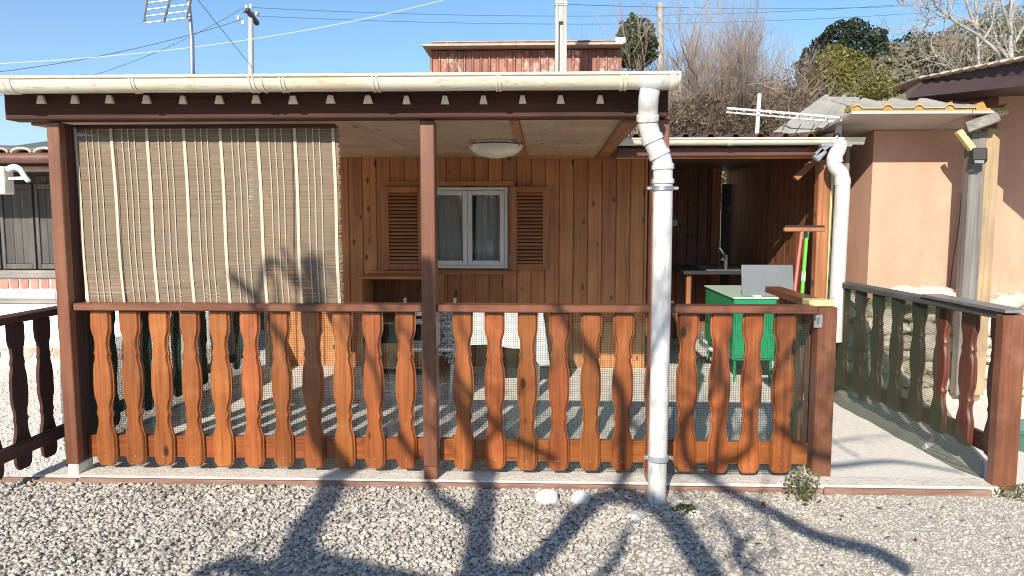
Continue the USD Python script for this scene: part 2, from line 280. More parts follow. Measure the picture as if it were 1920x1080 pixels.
M['haze'] = usdkit.material(stage, L+'haze', {'v': ('principled_volume', {'color': (.62, .76, .95), 'density': .00022, 'anisotropy': .2})}, volume='v.volume')
obj('haze', box((-3700, -420, -6), (3700, 3800, 210), .001), M['haze'], kind='stuff', label='thin bluish air over the whole view', cat='haze')

KY = 3.80
XL, XR = -2.78, 2.44
obj('gravel_yard', box((-9, -4, -.05), (9, KY, 0.006), .001), M['soil'], kind='structure', label='flat yard under the loose grey gravel', cat='ground')
obj('porch_floor', box((XL, KY+.19, -.05), (XR, 9.2, .03), .001), M['pale_bed'], kind='structure', label='pale floor of the porch and the entry path', cat='floor')
obj('neighbour_yard', box((-9, KY+.03, -.05), (XL-.004, 9.2, .012), .001), M['pale_bed'], kind='structure', label='pale ground of the next plot left of the porch', cat='ground')
obj('side_yard', box((XR+.002, KY+.002, -.05), (9, 9.2, .014), .001), M['pale_bed'], kind='structure', label='pale ground between the right fence and the stucco house', cat='ground')
obj('kerb_strip', box((XL, KY+.03, -.04), (XR-.02, KY+.188, .042), .012), M['concrete'], kind='structure', label='pale concrete strip under the front railing', cat='kerb')
ks = [XL-.35, X(145, 905, KY), X(816, 915, KY), X(1235, 925, KY), X(1545, 930, KY), X(1862, 935, KY)]
for a, b in zip(ks[:-1], ks[1:]):
    obj('kerb_board', box((a+.002, KY, -.05), (b-.002, KY+.028, .036+RNG.uniform(-.002, .003)), .006), M['kerb'], parent='/World/kerb_strip')

# gravel: instanced stones
def gravel(name, label, mat, pts, size, seed, flat=.62, cat='gravel'):
    r = np.random.default_rng(seed); path = '/World/'+name
    pi = UsdGeom.PointInstancer.Define(stage, path); tag(pi.GetPrim(), label, cat, None, 'stuff')
    protos = []
    for k in range(7):
        m = trimesh.creation.icosphere(1); v = np.array(m.vertices); v *= (1 + .55*(meshkit.noise(v*1.6+k*11.3, k)-.5))[:, None]
        for _ in range(8):                                    # flatten facets, as broken stone has
            d = r.normal(size=3); d /= np.linalg.norm(d); s = v @ d; cut = .42+.3*r.random(); v -= np.outer(np.maximum(s-cut, 0), d)
        v *= np.array([1.0, .78, flat]); pp = '%s/pebble%s' % (path, '' if not k else '_%03d' % k)
        usdkit.mesh(stage, pp, (v, np.array(m.faces)), mat, 40); protos.append(pp)
    pi.CreatePrototypesRel().SetTargets([Sdf.Path(p) for p in protos])
    n = len(pts); pi.CreateProtoIndicesAttr(Vt.IntArray.FromNumpy(r.integers(0, 7, n).astype(np.int32)))
    pi.CreatePositionsAttr(Vt.Vec3fArray.FromNumpy(pts.astype(np.float32)))
    s = size[:, None]*r.uniform(.8, 1.2, (n, 3)); pi.CreateScalesAttr(Vt.Vec3fArray.FromNumpy(s.astype(np.float32)))
    ang = r.uniform(0, 2*np.pi, n); tilt = r.normal(0, .28, (n, 2))
    q = np.stack([np.cos(ang/2), tilt[:, 0]*.5, tilt[:, 1]*.5, np.sin(ang/2)], 1); q /= np.linalg.norm(q, axis=1, keepdims=True)
    pi.CreateOrientationsAttr(Vt.QuathArray([Gf.Quath(*map(float, a)) for a in q]))
n = 105000; r_ = np.random.default_rng(11)
gxp = r_.uniform(-3.6, 3.9, n); gyp = r_.uniform(1.6, KY-.004, n)
fine = smooth(.75, 1.7, gxp + .25*(meshkit.noise(np.stack([gxp*2, gyp*2, gxp*0], 1), 4)-.5))
sz = (.0104*(1-fine) + .0066*fine)*np.exp(r_.normal(0, .27, n))
keep = ~((fine < .5) & (r_.random(n) < .25)); lift = .006*meshkit.fbm(np.stack([gxp*3, gyp*3, gxp*0], 1), 3, 9)
pts = np.stack([gxp, gyp, sz*.22 + .005 + lift*(1-fine) + r_.random(n)*.006*(1-fine)], 1)
gravel('gravel', 'loose grey gravel covering the yard in front of the porch', M['gravel'], pts[keep], sz[keep], 1)
n = 62000
gxp = r_.uniform(XL, XR-.03, n); gyp = KY+.19 + (8.4-KY)*r_.random(n)**1.25
sz = .0090*np.exp(r_.normal(0, .3, n)); pts = np.stack([gxp, gyp, .03+sz*.42], 1)
gravel('fine_gravel', 'pale fine gravel on the porch floor and the entry path', M['gravel_fine'], pts, sz, 2)
n = 7000
gxp = r_.uniform(XR+.04, 4.4, n); gyp = r_.uniform(KY+.03, 5.9, n); sz = .009*np.exp(r_.normal(0, .35, n))
gravel('fine_gravel', 'pale gravel between the right fence and the stucco house', M['gravel_fine'], np.stack([gxp, gyp, .014+sz*.2], 1), sz, 4)
n = 9000
gxp = r_.uniform(-5.5, XL-.02, n); gyp = r_.uniform(KY+.06, 7.0, n); sz = .008*np.exp(r_.normal(0, .3, n))
gravel('fine_gravel', 'pale fine gravel of the plot left of the porch', M['gravel_fine'], np.stack([gxp, gyp, .012+sz*.3], 1), sz, 3)

# ---------------------------------------------------------------- the wooden cabin
cab = thing('wooden_cabin', 'low brown wooden cabin with shuttered window behind a railed porch', 'cabin')
BZ = 1.945                                                     # underside of the front beam
lp0, lp1 = X(117, 560, F)-.034, X(117, 560, F)+.034
mp = X(804, 560, F)
obj('post', box((lp0, F, .10), (lp1, F+.055, BZ), .004), M['red_z'], cab, label='slim left post of the porch')
obj('post', box((lp0+.006, F+.0565, .10), (lp1-.003, F+.155, BZ), .004), M['dark_z'], cab, label='backing post behind the slim left post, darkened for its shaded side')  # dark colour paints in the shade on the right side of the left post
obj('post_base', box((lp0+.004, F+.004, .0), (lp1-.004, F+.146, .098), .006), M['concrete'], cab)
obj('post', box((mp-.037, F-.004, .11), (mp+.037, F+.10, BZ), .004), M['red_z'], cab, label='slim middle post of the porch')
obj('post', box((mp-.036, F-.003, -.01), (mp+.036, F+.099, .108), .004), M['red_z'], cab, label='spliced foot of the middle post')
rp = X(1237, 400, F)
obj('post', box((rp-.043, F, .04), (rp+.043, F+.09, BZ), .004), M['red_z'], cab, label='right porch post behind the downpipe')
bx0, bx1 = X(8, 205, F-.06), X(1253, 205, F-.06)
obj('front_beam', [box((bx0, F-.06, BZ+.004), (bx1, F+.055, 2.085), .006), box((bx0-.02, F-.055, 2.089), (bx1+.02, F+.05, 2.118), .003)], M['dark_x'], cab)
# roof: a ribbed sheet, nearly flat
def ribbed(x0, x1, pitch, y0, z0, y1, z1, rib=.03, top=.035, foot=.07, t=.006):
    xs, hs = [], []; x = x0
    while x < x1:
        for dx, h in ((0, 0), (pitch-foot, 0), (pitch-foot+(foot-top)/2, rib), (pitch-(foot-top)/2, rib)): xs.append(x+dx); hs.append(h)
        x += pitch
    xs, hs = np.array(xs), np.array(hs); k = xs <= x1; xs, hs = xs[k], hs[k]
    up = np.stack([np.stack([xs, xs*0+y0, hs+z0+t], 1), np.stack([xs, xs*0+y1, hs+z1+t], 1)], 0)
    dn = up.copy(); dn[..., 2] -= t; a, b = grid(up), grid(dn); m = len(xs)
    e = np.array([[j, j+1, 2*m+j+1, 2*m+j] for j in range(m-1)])
    v, f = join([a, b]); return v, np.vstack([f, e[:, [0, 1, 2]], e[:, [0, 2, 3]]])
obj('roof', [ribbed(bx0-.06, X(1268, 150, 3.7), .1905, 3.70, 2.122, 9.3, 2.34, .03, .03, .06)], M['roof_brown'], cab)
obj('roof_core', [bar((0.5*(bx0+bx1), F+.06, 2.095), (0.5*(bx0+bx1), 9.25, 2.315), bx1-bx0, .03, .002)], M['dark_x'], cab)
for u in (80, 143, 208, 277, 345, 413, 482, 551, 621, 691, 763, 835, 907, 980, 1051, 1125):
    x = X(u, 187, F-.06); z = Z(u, 193, F-.07)+RNG.uniform(-.002, .002); w = RNG.uniform(.85, 1.1)
    obj('foam_plug', prism([(x-.022*w, z-.004), (x+.022*w, z-.004), (x+.011*w, z+.036), (x-.011*w, z+.036)], F-.080, F-.0605), M['foam_pale'], cab)
# gutter with joints and downpipe
GY0, GR = 3.655, .060
gz = .5*(Z(700, 181, GY0)+Z(700, 139, GY0))+.034
ga = np.linspace(np.pi, 2*np.pi, 17)
prof = [(GY0+GR*math.cos(a), gz+GR*math.sin(a)*1.05) for a in ga] + [(GY0+GR, gz+.012)] + [(GY0+GR-.005, gz+.012)] + [(GY0+(GR-.005)*math.cos(a), gz+(GR-.005)*math.sin(a)*1.05) for a in ga[::-1]] + [(GY0-GR, gz+.010)]
gx0, gx1 = X(-60, 160, GY0-.06), X(1272, 155, GY0-.06)
def gutter(x0, x1, prof, cy, top, R):
    v, f = prism(prof, x0, x1, 'x')
    bead = tube([(x0, cy-R-.002, top+.005), (x1, cy-R-.002, top+.005)], .0085, 10)
    return [(v, f), bead]
gp = obj('gutter', gutter(gx0, gx1, prof, GY0, gz, GR), M['pvc_cream'], cab, smooth=40)
def ring(x, w, cy, cz, R, grow=.004):
    pr = [(cy+(R+grow)*math.cos(a), cz+(R+grow)*math.sin(a)*1.05) for a in ga] + [(cy+(R-.001)*math.cos(a), cz+(R-.001)*math.sin(a)*1.05) for a in ga[::-1]]
    return prism(pr, x-w/2, x+w/2, 'x')
for us, w in (((2, 12), 20), ((243, 249), 5), ((466, 474), 6), ((490,), 4), ((524, 531), 5), ((698, 706), 6), ((931, 937), 6), ((1166, 1174), 8), ((1262,), 16)):
    obj('gutter_joint', [ring(X(u, 160, GY0-.06), w/1386*3.6*.62, GY0, gz, GR, .005) for u in us], M['pvc_cream'], gp, smooth=40)
px0 = X(1205, 160, GY0-.06)
obj('gutter_outlet', [ring((px0+gx1)/2-.03, gx1-px0-.02, GY0, gz, GR, .0022)], M['pvc_white'], gp, smooth=40, label='newer white length of gutter at the outlet')
obj('gutter_end_cap', [prism([(GY0+GR*math.cos(a)*1.06, gz+.012+GR*1.12*math.sin(a)) for a in ga], gx1, gx1+.012, 'x')], M['pvc_cream'], gp)
DY = 3.66
pp = [at(1219, 168, DY-.055), at(1216, 185, DY-.05), at(1215, 205, DY-.02), at(1215, 232, DY), at(1222, 258, DY), at(1234, 285, DY), at(1242, 305, DY), at(1243, 330, DY), at(1243, 352, DY), at(1239, 600, DY+.005), at(1231, 941, DY+.01)]
pp[-1][2] = max(pp[-1][2], .0)
R_ = .0475
top = curve(pp[:9], 44); body = np.vstack([top, curve(pp[8:], 12)[1:]])
dp = obj('downpipe', [tube(body, R_, 24)], M['pvc_white'], cab, smooth=50)
for i in (13, 21, 27, 33, 39): obj('pipe_socket', [tube(body[i:i+3], R_+.0065, 24)], M['pvc_white'], dp, smooth=50)
for v in (353, 858):
    c = at(1242 if v < 400 else 1234, v, DY); k = obj('pipe_strap', [tube([c+(0, 0, -.011), c+(0, 0, .011)], R_+.006, 24), box(c+(-.075, -.006, -.008), c+(.075, .01, .008), .003)], M['pvc_grey' if v > 400 else 'galv'], dp, smooth=40)
    obj('strap_screw', [tube([c+(s*.068, -.016, 0), c+(s*.068, -.004, 0)], .008, 8) for s in (-1, 1)], M['galv'], dp)
# ceiling
WY = 6.9
zc0, zc1 = BZ+.012, 2.000
def ceil(x0, x1, n, mat):
    for k in range(n):
        a, b = x0+(x1-x0)*k/n, x0+(x1-x0)*(k+1)/n
        obj('ceiling_panel', bar(((a+b)/2, F+.058, zc0+.01), ((a+b)/2, WY, zc1+.01), b-a-.003, .016, .002), mat, cab)
xb = X(975, 262, 5.2)
ceil(bx0+.05, xb-.026, 3, M['ply_y']); ceil(xb+.026, .52, 1, M['ply_y'])
obj('ceiling_batten', bar((xb, F+.058, zc0), (xb, WY-.01, zc1), .05, .03, .003), M['pine_y'], cab)
ra = .5*(X(1163, 240, F+.06)+X(1203, 233, F+.06)); rb = X(1135, 297, WY-.1)
obj('rafter', bar((ra, F+.058, BZ+.045), (rb, WY+.9, BZ+.10), .095, .11, .004), M['brown_y'], cab)
obj('rafter', bar((bx0+.10, F+.058, BZ+.045), (bx0+.10, WY+.9, BZ+.10), .095, .11, .004), M['brown_y'], cab)
obj('ceiling_trim', box((X(983, 291, WY-.03), WY-.045, Z(1000, 297, WY-.03)), (X(1118, 291, WY-.03), WY-.022, Z(1000, 286, WY-.03)), .003), M['pine_x'], cab)
# back wall of planks
wx0, wx1 = -2.62, X(1207, 500, WY)
bw = obj('back_wall', [box((wx0, WY+.028, .03), (X(798, 430, WY), WY+.06, 2.08), .001), box((X(956, 430, WY), WY+.028, .03), (wx1, WY+.06, 2.08), .001),
                       box((X(798, 430, WY)+.001, WY+.028, .03), (X(956, 430, WY)-.001, WY+.06, .97), .001), box((X(798, 430, WY)+.001, WY+.028, 1.75), (X(956, 430, WY)-.001, WY+.06, 2.08), .001)], M['room'], cab)
win0, win1, wz0, wz1 = X(802, 430, WY), X(952, 430, WY), Z(880, 503, WY), Z(880, 351, WY)
pw = .1312; x = wx1
while x > wx0:
    a, b = max(x-pw, wx0)+.0015, x-.0015
    d = RNG.uniform(-.0015, .0015)
    if b > win0-.01 and a < win1+.01: parts = [(.03, wz0-.01), (wz1+.01, 2.06)]
    else: parts = [(.03, 2.06)]
    for z0, z1 in parts: obj('wall_plank', box((a, WY+d, z0), (b, WY+.026, z1), .006), M['pine_z'], bw)
    x -= pw
obj('corner_trim', box((wx1+.001, WY-.012, .03), (wx1+.022, WY+.05, 2.05), .003), M['pine_z'], cab)
obj('side_wall', box((wx1-.03, WY+.062, .0), (wx1, 8.55, 2.1), .002), M['brown_z'], cab)
# window
w = obj('window', [box((win0, WY-.025, wz0), (win0+.028, WY+.03, wz1), .004), box((win1-.028, WY-.025, wz0), (win1, WY+.03, wz1), .004),
                   box((win0+.029, WY-.024, wz0), (win1-.029, WY+.03, wz0+.03), .004), box((win0+.029, WY-.024, wz1-.03), (win1-.029, WY+.03, wz1), .004)], M['upvc'], cab)
wm = (win0+win1)/2
for a, b in ((win0+.03, wm-.002), (wm+.002, win1-.03)):
    z0, z1 = wz0+.032, wz1-.032; t = .042
    s = obj('sash', [box((a, WY-.035, z0), (a+t, WY+.015, z1), .006), box((b-t, WY-.035, z0), (b, WY+.015, z1), .006), box((a+t+.001, WY-.034, z0), (b-t-.001, WY+.015, z0+t), .006), box((a+t+.001, WY-.034, z1-t), (b-t-.001, WY+.015, z1), .006)], M['upvc'], w)
    obj('pane', box((a+t-.004, WY-.014, z0+t-.004), (b-t+.004, WY-.010, z1-t+.004), .0005), M['glass'], s)
obj('window_handle', [box((wm-.012, WY-.052, wz0+.36), (wm+.012, WY-.037, wz0+.43), .004), box((wm-.009, WY-.068, wz0+.32), (wm+.009, WY-.054, wz0+.40), .004)], M['upvc'], w)
u_ = np.linspace(0, 1, 60); zz = np.linspace(wz0, wz1+.05, 6)
for a, b in ((win0-.04, wm-.03), (wm+.05, win1+.04)):
    cp = np.stack([np.stack([a+(b-a)*(u_*(.90+.10*(1-(z-wz0)/.9)) if a < wm-.1 else 1-(1-u_)*(.90+.10*(1-(z-wz0)/.9))), WY+.065+.016*np.sin(u_*38+z*2), u_*0+z], 1) for z in zz], 0)
    obj('curtain', grid(cp), M['curtain'], w, smooth=True)
obj('room', [box((win0-1.0, 8.9, .1), (win1+1.0, 8.93, 2.05), .001), box((win0-1.0, WY+.07, .06), (win1+1.0, 8.9, .098), .001), box((win0-1.04, WY+.07, .1), (win0-1.003, 8.9, 2.05), .001), box((win1+.85, WY+.07, .1), (win1+.88, 8.9, 2.05), .001), box((win0-1.0, WY+.07, 2.053), (win1+.88, 8.9, 2.07), .001)], M['room'], cab)
obj('window_header', box((X(716, 345, WY), WY-.022, wz1+.012), (X(964, 345, WY), WY-.0045, wz1+.055), .003), M['pine_x'], cab)
obj('window_trim', [box((win0-.034, WY-.02, wz0-.02), (win0-.003, WY-.0045, wz1+.010), .003), box((win1+.003, WY-.02, wz0-.02), (win1+.034, WY-.0045, wz1+.010), .003)], M['pine_z'], cab)
obj('window_sill', box((X(690, 515, WY), WY-.05, wz0-.058), (X(965, 515, WY), WY-.0045, wz0-.022), .004), M['pine_x'], cab)
for u0, u1 in ((717, 797), (957, 1030)):
    a, b = X(u0, 430, WY-.03), X(u1, 430, WY-.03); z0, z1 = Z(880, 505, WY), Z(880, 350, WY); t = .062
    sh = obj('shutter', [box((a, WY-.052, z0), (a+t, WY-.024, z1), .004), box((b-t, WY-.052, z0), (b, WY-.024, z1), .004), box((a+t+.001, WY-.051, z0), (b-t-.001, WY-.025, z0+t*.9), .004), box((a+t+.001, WY-.051, z1-t*.9), (b-t-.001, WY-.025, z1), .004)], M['shut_z'], cab)
    obj('shutter_back', box((a+t, WY-.030, z0+t*.9), (b-t, WY-.0265, z1-t*.9), .001), M['slot_shade'], sh)  # near-black sheet that paints the shade seen between the slats
    ns = 20
    for k in range(ns):
        zc = z0+t*.9+(z1-z0-1.8*t)*(k+.5)/ns
        obj('slat', bar((a+t-.004, WY-.042, zc), (b-t+.004, WY-.042, zc), .024, .006, .002, up=(0, -.80, .60)), M['shut_x'], sh)
    obj('shutter_hinge', [box((b-.004 if u0 < 800 else a-.01, WY-.058, zq), (b+.01 if u0 < 800 else a+.004, WY-.053, zq+.05), .002) for zq in (z0+.09, z1-.14)], M['galv'], sh)

# ceiling lamp
lc = at(930, 262, 5.25); lz = zc0+(zc1-zc0)*(5.25-F)/(WY-F)+.001
lmp = thing('ceiling_lamp', 'round frosted glass dome lamp under the porch ceiling', 'lamp')
obj('lamp_base', revolve([(.001, lz), (.165, lz), (.172, lz-.018), (.160, lz-.026), (.001, lz-.026)], (lc[0], 5.25, 0)), M['metal_white'], lmp, smooth=40)
a_ = np.linspace(0, np.pi/2, 14)
obj('lamp_shade', revolve([(.188*math.cos(a), lz-.03-.088*math.sin(a)) for a in a_]+[(.001, lz-.118)], (lc[0], 5.25, 0), 48), M['lampglass'], lmp, smooth=True)
obj('lamp_clip', [box((lc[0]+.185*math.cos(a)-.008, 5.25+.185*math.sin(a)-.008, lz-.045), (lc[0]+.185*math.cos(a)+.008, 5.25+.185*math.sin(a)+.008, lz-.012), .003) for a in (-.5, -2.6, 1.6)], M['galv'], lmp)

# ---------------------------------------------------------------- balusters and railings
PROF = [(1.00, .056), (.945, .056), (.895, .056), (.865, .053), (.835, .046), (.80, .0425), (.765, .0425), (.742, .046), (.728, .0485), (.714, .044), (.69, .0455), (.655, .052), (.61, .0555), (.56, .0565), (.50, .0565), (.45, .054),
        (.415, .047), (.385, .043), (.362, .0435), (.348, .048), (.335, .0475), (.32, .0425), (.29, .0415), (.262, .044), (.23, .050), (.20, .055), (.17, .0565), (.10, .0565), (.045, .0565), (.022, .050), (.0, .034)]
def baluster(o, d, nrm, z0, z1, w=1.0, jit=0.0):
    """A scalloped board: o foot centre (x, y), d along the rail, nrm towards the viewer; routed edges on the front."""
    H = z1-z0; pr = np.array(PROF); mid = (pr[:, 0] > .05) & (pr[:, 0] < .95); pr[mid, 1] = .0575-(.0565-pr[mid, 1])*1.22; zs = z0+pr[:, 0]*H; hw = pr[:, 1]*w
    o, d, nrm = (np.array([*q, 0.0]) for q in (o, d, nrm)); n = len(zs); ring_ = []
    for depth, ins in ((-.027, 0), (-.014, 0), (-.0125, .0055), (-.0075, .0065), (0, .0120)):
        z = np.clip(zs, z0+ins*.8, z1-ins*.2); h = np.maximum(hw-ins, .004)
        lft = o+np.outer(-h, d)+nrm*depth+np.outer(z, [0, 0, 1]); rgt = o+np.outer(h, d)+nrm*depth+np.outer(z, [0, 0, 1])
        ring_.append(np.vstack([lft, rgt[::-1]]))
    m = 2*n; v = np.vstack(ring_); f = []
    for k in range(len(ring_)-1):
        j = np.arange(m); jn = (j+1) % m; f.append(np.stack([k*m+j, (k+1)*m+j, (k+1)*m+jn, k*m+jn], 1))
    for base, flip in ((0, 1), ((len(ring_)-1)*m, 0)):
        j = np.arange(n-1); q = np.stack([base+j, base+m-1-j, base+m-2-j, base+j+1], 1); f.append(q[:, ::-1] if flip else q)
    if jit: v[:, :2] += np.outer((v[:, 2]-z0)*jit, d[:2])
    t = trimesh.Trimesh(v, np.vstack([np.vstack(f)[:, [0, 1, 2]], np.vstack(f)[:, [0, 2, 3]]]), process=False); t.fix_normals()
    return np.array(t.vertices), np.array(t.faces)
def mesh_net(x0, x1, z0, z1, y, pitch=.0125, t=.0020):
    out = []; r = np.random.default_rng(5)
    wob = lambda a, b: .004*np.sin(a*5+b*3)+.003*np.sin(b*9)
    zs = np.linspace(z0, z1, 9); xs = np.linspace(x0, x1, int((x1-x0)/.12)+2)
    for x in np.arange(x0, x1, pitch):
        p = np.stack([x+.0015*np.sin(zs*7+x), y+wob(x, zs), zs], 1); q = np.stack([p-(t/2, 0, 0), p+(t/2, 0, 0)], 1); out.append(grid(q))
    for z in np.arange(z0, z1, pitch):
        p = np.stack([xs, y+wob(xs, z)+.0012, z+.0015*np.sin(xs*6)], 1); q = np.stack([p-(0, 0, t/2), p+(0, 0, t/2)], 1); out.append(grid(q))
    return join(out)
RZT, RZB = .985, .945                                          # top rail
def front_railing(label, us, x0, x1):
    rl = thing('porch_railing', label, 'railing')
    obj('top_rail', box((x0, F+.022, RZB), (x1, F+.135, RZT), .006), M['red_x'], rl)
    obj('bottom_rail', box((x0, F+.092, Z(700, 862, F+.09)), (x1, F+.13, Z(700, 822, F+.09)), .004), M['stain_x'], rl)
    for u in us:
        x = X(u, 730, F+.062); b = obj('baluster', baluster((x, F+.062), (1, 0), (0, -1), .072+RNG.uniform(-.004, .004), RZB-.006, RNG.uniform(.96, 1.03), RNG.uniform(-.004, .004)), M['stain_z'], rl, smooth=35)
        obj('screw', [box((x-.004, F+.0605, .125), (x+.004, F+.0618, .133), .001)], M['galv'], b)
    obj('net', mesh_net(x0+.002, x1-.002, .045, RZB-.004, F+.142), M['net'], rl, kind='stuff')
front_railing('orange stained railing of eleven scalloped boards left of the middle post', (192, 247, 301, 358, 413, 471, 527, 585, 643, 700, 760), lp1+.003, mp-.039)
front_railing('orange stained railing of scalloped boards right of the middle post behind the downpipe', (869, 928, 988, 1048, 1108, 1168, 1229, 1289, 1350, 1410, 1470), mp+.039, X(1518, 730, 3.95))

def side_railing(name, label, p0, p1, top, mats, pitch, nrm, z0=.08, rails=(.17, .24), first=.08, cat='railing', top_mat=None, wide=1.0):
    rl = thing(name, label, cat); p0, p1 = np.array(p0), np.array(p1); Ln = np.linalg.norm(p1-p0); d = (p1-p0)/Ln; nrm = np.array(nrm)
    q = lambda s, off=0: np.array([*(p0+d*s+nrm*off), 0])
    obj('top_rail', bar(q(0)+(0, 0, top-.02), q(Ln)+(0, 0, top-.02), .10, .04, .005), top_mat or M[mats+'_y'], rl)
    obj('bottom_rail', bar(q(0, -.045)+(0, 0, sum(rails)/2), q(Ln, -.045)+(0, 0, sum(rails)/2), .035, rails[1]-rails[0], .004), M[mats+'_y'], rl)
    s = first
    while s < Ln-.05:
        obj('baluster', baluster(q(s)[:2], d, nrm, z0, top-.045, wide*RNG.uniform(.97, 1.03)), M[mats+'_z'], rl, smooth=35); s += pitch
    return rl, d
side_railing('porch_railing', 'railing of scalloped boards along the left side of the porch, darkened as backlit', (X(-60, 600, 3.55), 3.55), (-2.74, 6.75), .925, 'dark', .205, (-1, 0))  # dark wood colour stands in for the shade on the backlit side
lyy = np.linspace(4.02, 6.72, 30); lzz = np.linspace(.02, .70, 6)
obj('shade_net', grid(np.stack([np.stack([-2.70+.012*np.sin(lyy*7+z*5), lyy, z+.02*np.sin(lyy*5)*(z > .6)], 1) for z in lzz], 0)), M['shade_net'], '/World/porch_railing_002', smooth=True)

# gate post and open gate
gx_ = X(1544, 700, 4.0)
gp_ = thing('gate_post', 'red brown gate post with pale yellow cap at the end of the railing', 'post')
obj('shaft', box((gx_-.05, 3.97, .03), (gx_+.05, 4.06, Z(1540, 575, 4.0)), .004), M['red_z'], gp_)
obj('cap', box((X(1513, 570, 4.0), 3.965, Z(1540, 574, 4.0)+.002), (X(1560, 570, 4.0), 4.075, Z(1540, 562, 4.0)), .004), M['yellow'], gp_)
obj('latch', [box((gx_-.075, 3.962, .86), (gx_-.03, 3.968, .93), .002), tube([(gx_-.055, 3.95, .915), (gx_-.055, 3.965, .88)], .006, 8)], M['galv'], gp_)
gt, _ = side_railing('garden_gate', 'short wooden gate standing open behind the yellow capped post', (gx_-.03, 4.08), (gx_-.02, 4.85), 1.0, 'red', .16, (-1, 0), first=.09, cat='gate')

# right fence with shade net
fx0, fx1 = X(1893, 750, 3.88), X(1555, 640, 5.95)
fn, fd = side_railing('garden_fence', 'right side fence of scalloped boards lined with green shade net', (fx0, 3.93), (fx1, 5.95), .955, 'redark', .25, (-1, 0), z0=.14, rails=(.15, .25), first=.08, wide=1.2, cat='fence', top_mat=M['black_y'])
obj('post', box((X(1872, 750, 3.86), 3.86, .0), (X(1917, 750, 3.86), 3.925, .945), .004), M['red_z'], fn, label='front post of the fence')
obj('post', box((fx1-.04, 5.96, .0), (fx1+.04, 6.03, .95), .004), M['red_z'], fn, label='back post of the fence')
obj('cover_strip', bar((fx0-.002, 3.86, .966), (fx0+(fx1-fx0)*.33, 4.62, .968), .125, .018, .002), M['alu'], fn, label='grey metal cover strip on the near half of the top rail')
ss = np.linspace(.26, 1.0, 40); zz = np.linspace(.012, .945, 14)
P = np.stack([np.stack([fx0+(fx1-fx0)*ss-.034-.006*np.sin(ss*19+z*4)-.004*np.sin(ss*50)-.05*(z < .1), 3.93+2.02*ss, np.full(40, z)+.006*np.sin(ss*9)*(z > .5)], 1) for z in zz], 0)
P2 = np.stack([np.stack([fx0+(fx1-fx0)*(s2 := np.linspace(.03, .26, 14))-.036-.05*(z < .1), 3.93+2.02*s2, z*(.12+.88*np.clip((s2-.03)/.23, 0, 1)**1.2*.35)+.01], 1) for z in zz], 0)
obj('shade_net', [grid(P), grid(P2)], M['shade_net'], fn, smooth=True)

# ---------------------------------------------------------------- bamboo blind
BY = F+.115
bl = thing('bamboo_blind', 'brown bamboo roll blind hanging between the left and middle posts', 'blind')
def bxe(z): t = (1.945-z)/.98; return X(140, 250, BY)+.03*0+t*(X(166, 570, BY)-X(140, 250, BY)), X(632, 240, BY)+t*(X(643, 570, BY)-X(632, 240, BY))
reeds = []; z = 1.935; r_ = np.random.default_rng(21)
while z > .955:
    a, b = bxe(z); a += r_.uniform(-.010, .004); b += r_.uniform(-.006, .012)
    xs = np.linspace(a, b, 13); sag = .0012*np.sin(xs*3+z*11)+.0010*np.sin(xs*11+z*31)
    h = r_.uniform(.0021, .0028); y = BY+.008*np.sin(z*4)+.006*np.sin(xs*2.3+z*2)
    top_ = np.stack([xs, y-.0012, z+sag+h], 1); bot = np.stack([xs, y-.0012, z+sag-h], 1); bk = np.stack([xs, y+.002, z+sag], 1)
    reeds.append(grid(np.stack([bk, top_, bot, bk], 0))); z -= .0049+r_.uniform(-.0002, .0009)*(r_.random() < .6)
obj('reeds', join(reeds), M['reed'], bl, kind='stuff')
def string_(u0, u1, w, mat, name, yo=-.007):
    zs = np.linspace(1.93, .965, 24); xs = []
    for z in zs:
        t = (1.945-z)/.98; xs.append(X(u0, 250, BY)+t*(X(u1, 570, BY)-X(u0, 250, BY)))
    p = np.stack([np.array(xs)+.002*np.sin(zs*9), BY+.008*np.sin(zs*4)+.006*np.sin(np.array(xs)*2.3+zs*2)+yo, zs], 1)
    obj(name, grid(np.stack([p-(w/2, 0, 0), p-(0, .002, 0), p+(w/2, 0, 0)], 0)), mat, bl)
bands = [(142, 167), (209, 236), (276, 299), (345, 367), (413, 434), (482, 503), (552, 568), (624, 638)]
for i, (a, b) in enumerate(bands): string_(a, b, .0165, M['twine'], 'twine_band')
for (a, b), (c, d) in zip(bands[:-1], bands[1:]):
    for k in (.30, .47, .64): string_(a+(c-a)*k, b+(d-b)*k, .0055, M['twine'], 'thin_twine')
for a, b in ((215, 239), (546, 557)): string_(a, b, .004, M['cord'], 'pull_cord', -.012)
obj('head_rail', box((bxe(1.94)[0]+.01, BY-.012, 1.922), (bxe(1.94)[1]-.01, BY+.02, 1.943), .003), M['dark_x'], bl)

# ---------------------------------------------------------------- furniture on the porch
cx0, cx1 = X(677, 520, 6.5), X(822, 520, 6.5); ct = Z(700, 517, 6.5)
cb = thing('wooden_cabinet', 'open fronted wooden shelf cabinet under the left shutter', 'cabinet')
obj('top', box((cx0-.01, 6.43, ct-.025), (cx1+.01, 6.885, ct), .003), M['pine_x'], cb)
for a in (cx0, cx1-.022): obj('side', box((a, 6.44, .04), (a+.022, 6.88, ct-.026), .003), M['pine_z'], cb)
for z in (.10, .50): obj('shelf', box((cx0+.023, 6.45, z), (cx1-.023, 6.87, z+.02), .003), M['pine_x'], cb)
obj('back', box((cx0+.023, 6.865, .04), (cx1-.023, 6.88, ct-.027), .001), M['brown_z'], cb)
obj('kick_board', box((cx0+.023, 6.445, .12), (cx1-.023, 6.46, .33), .003), M['brown_x'], cb)

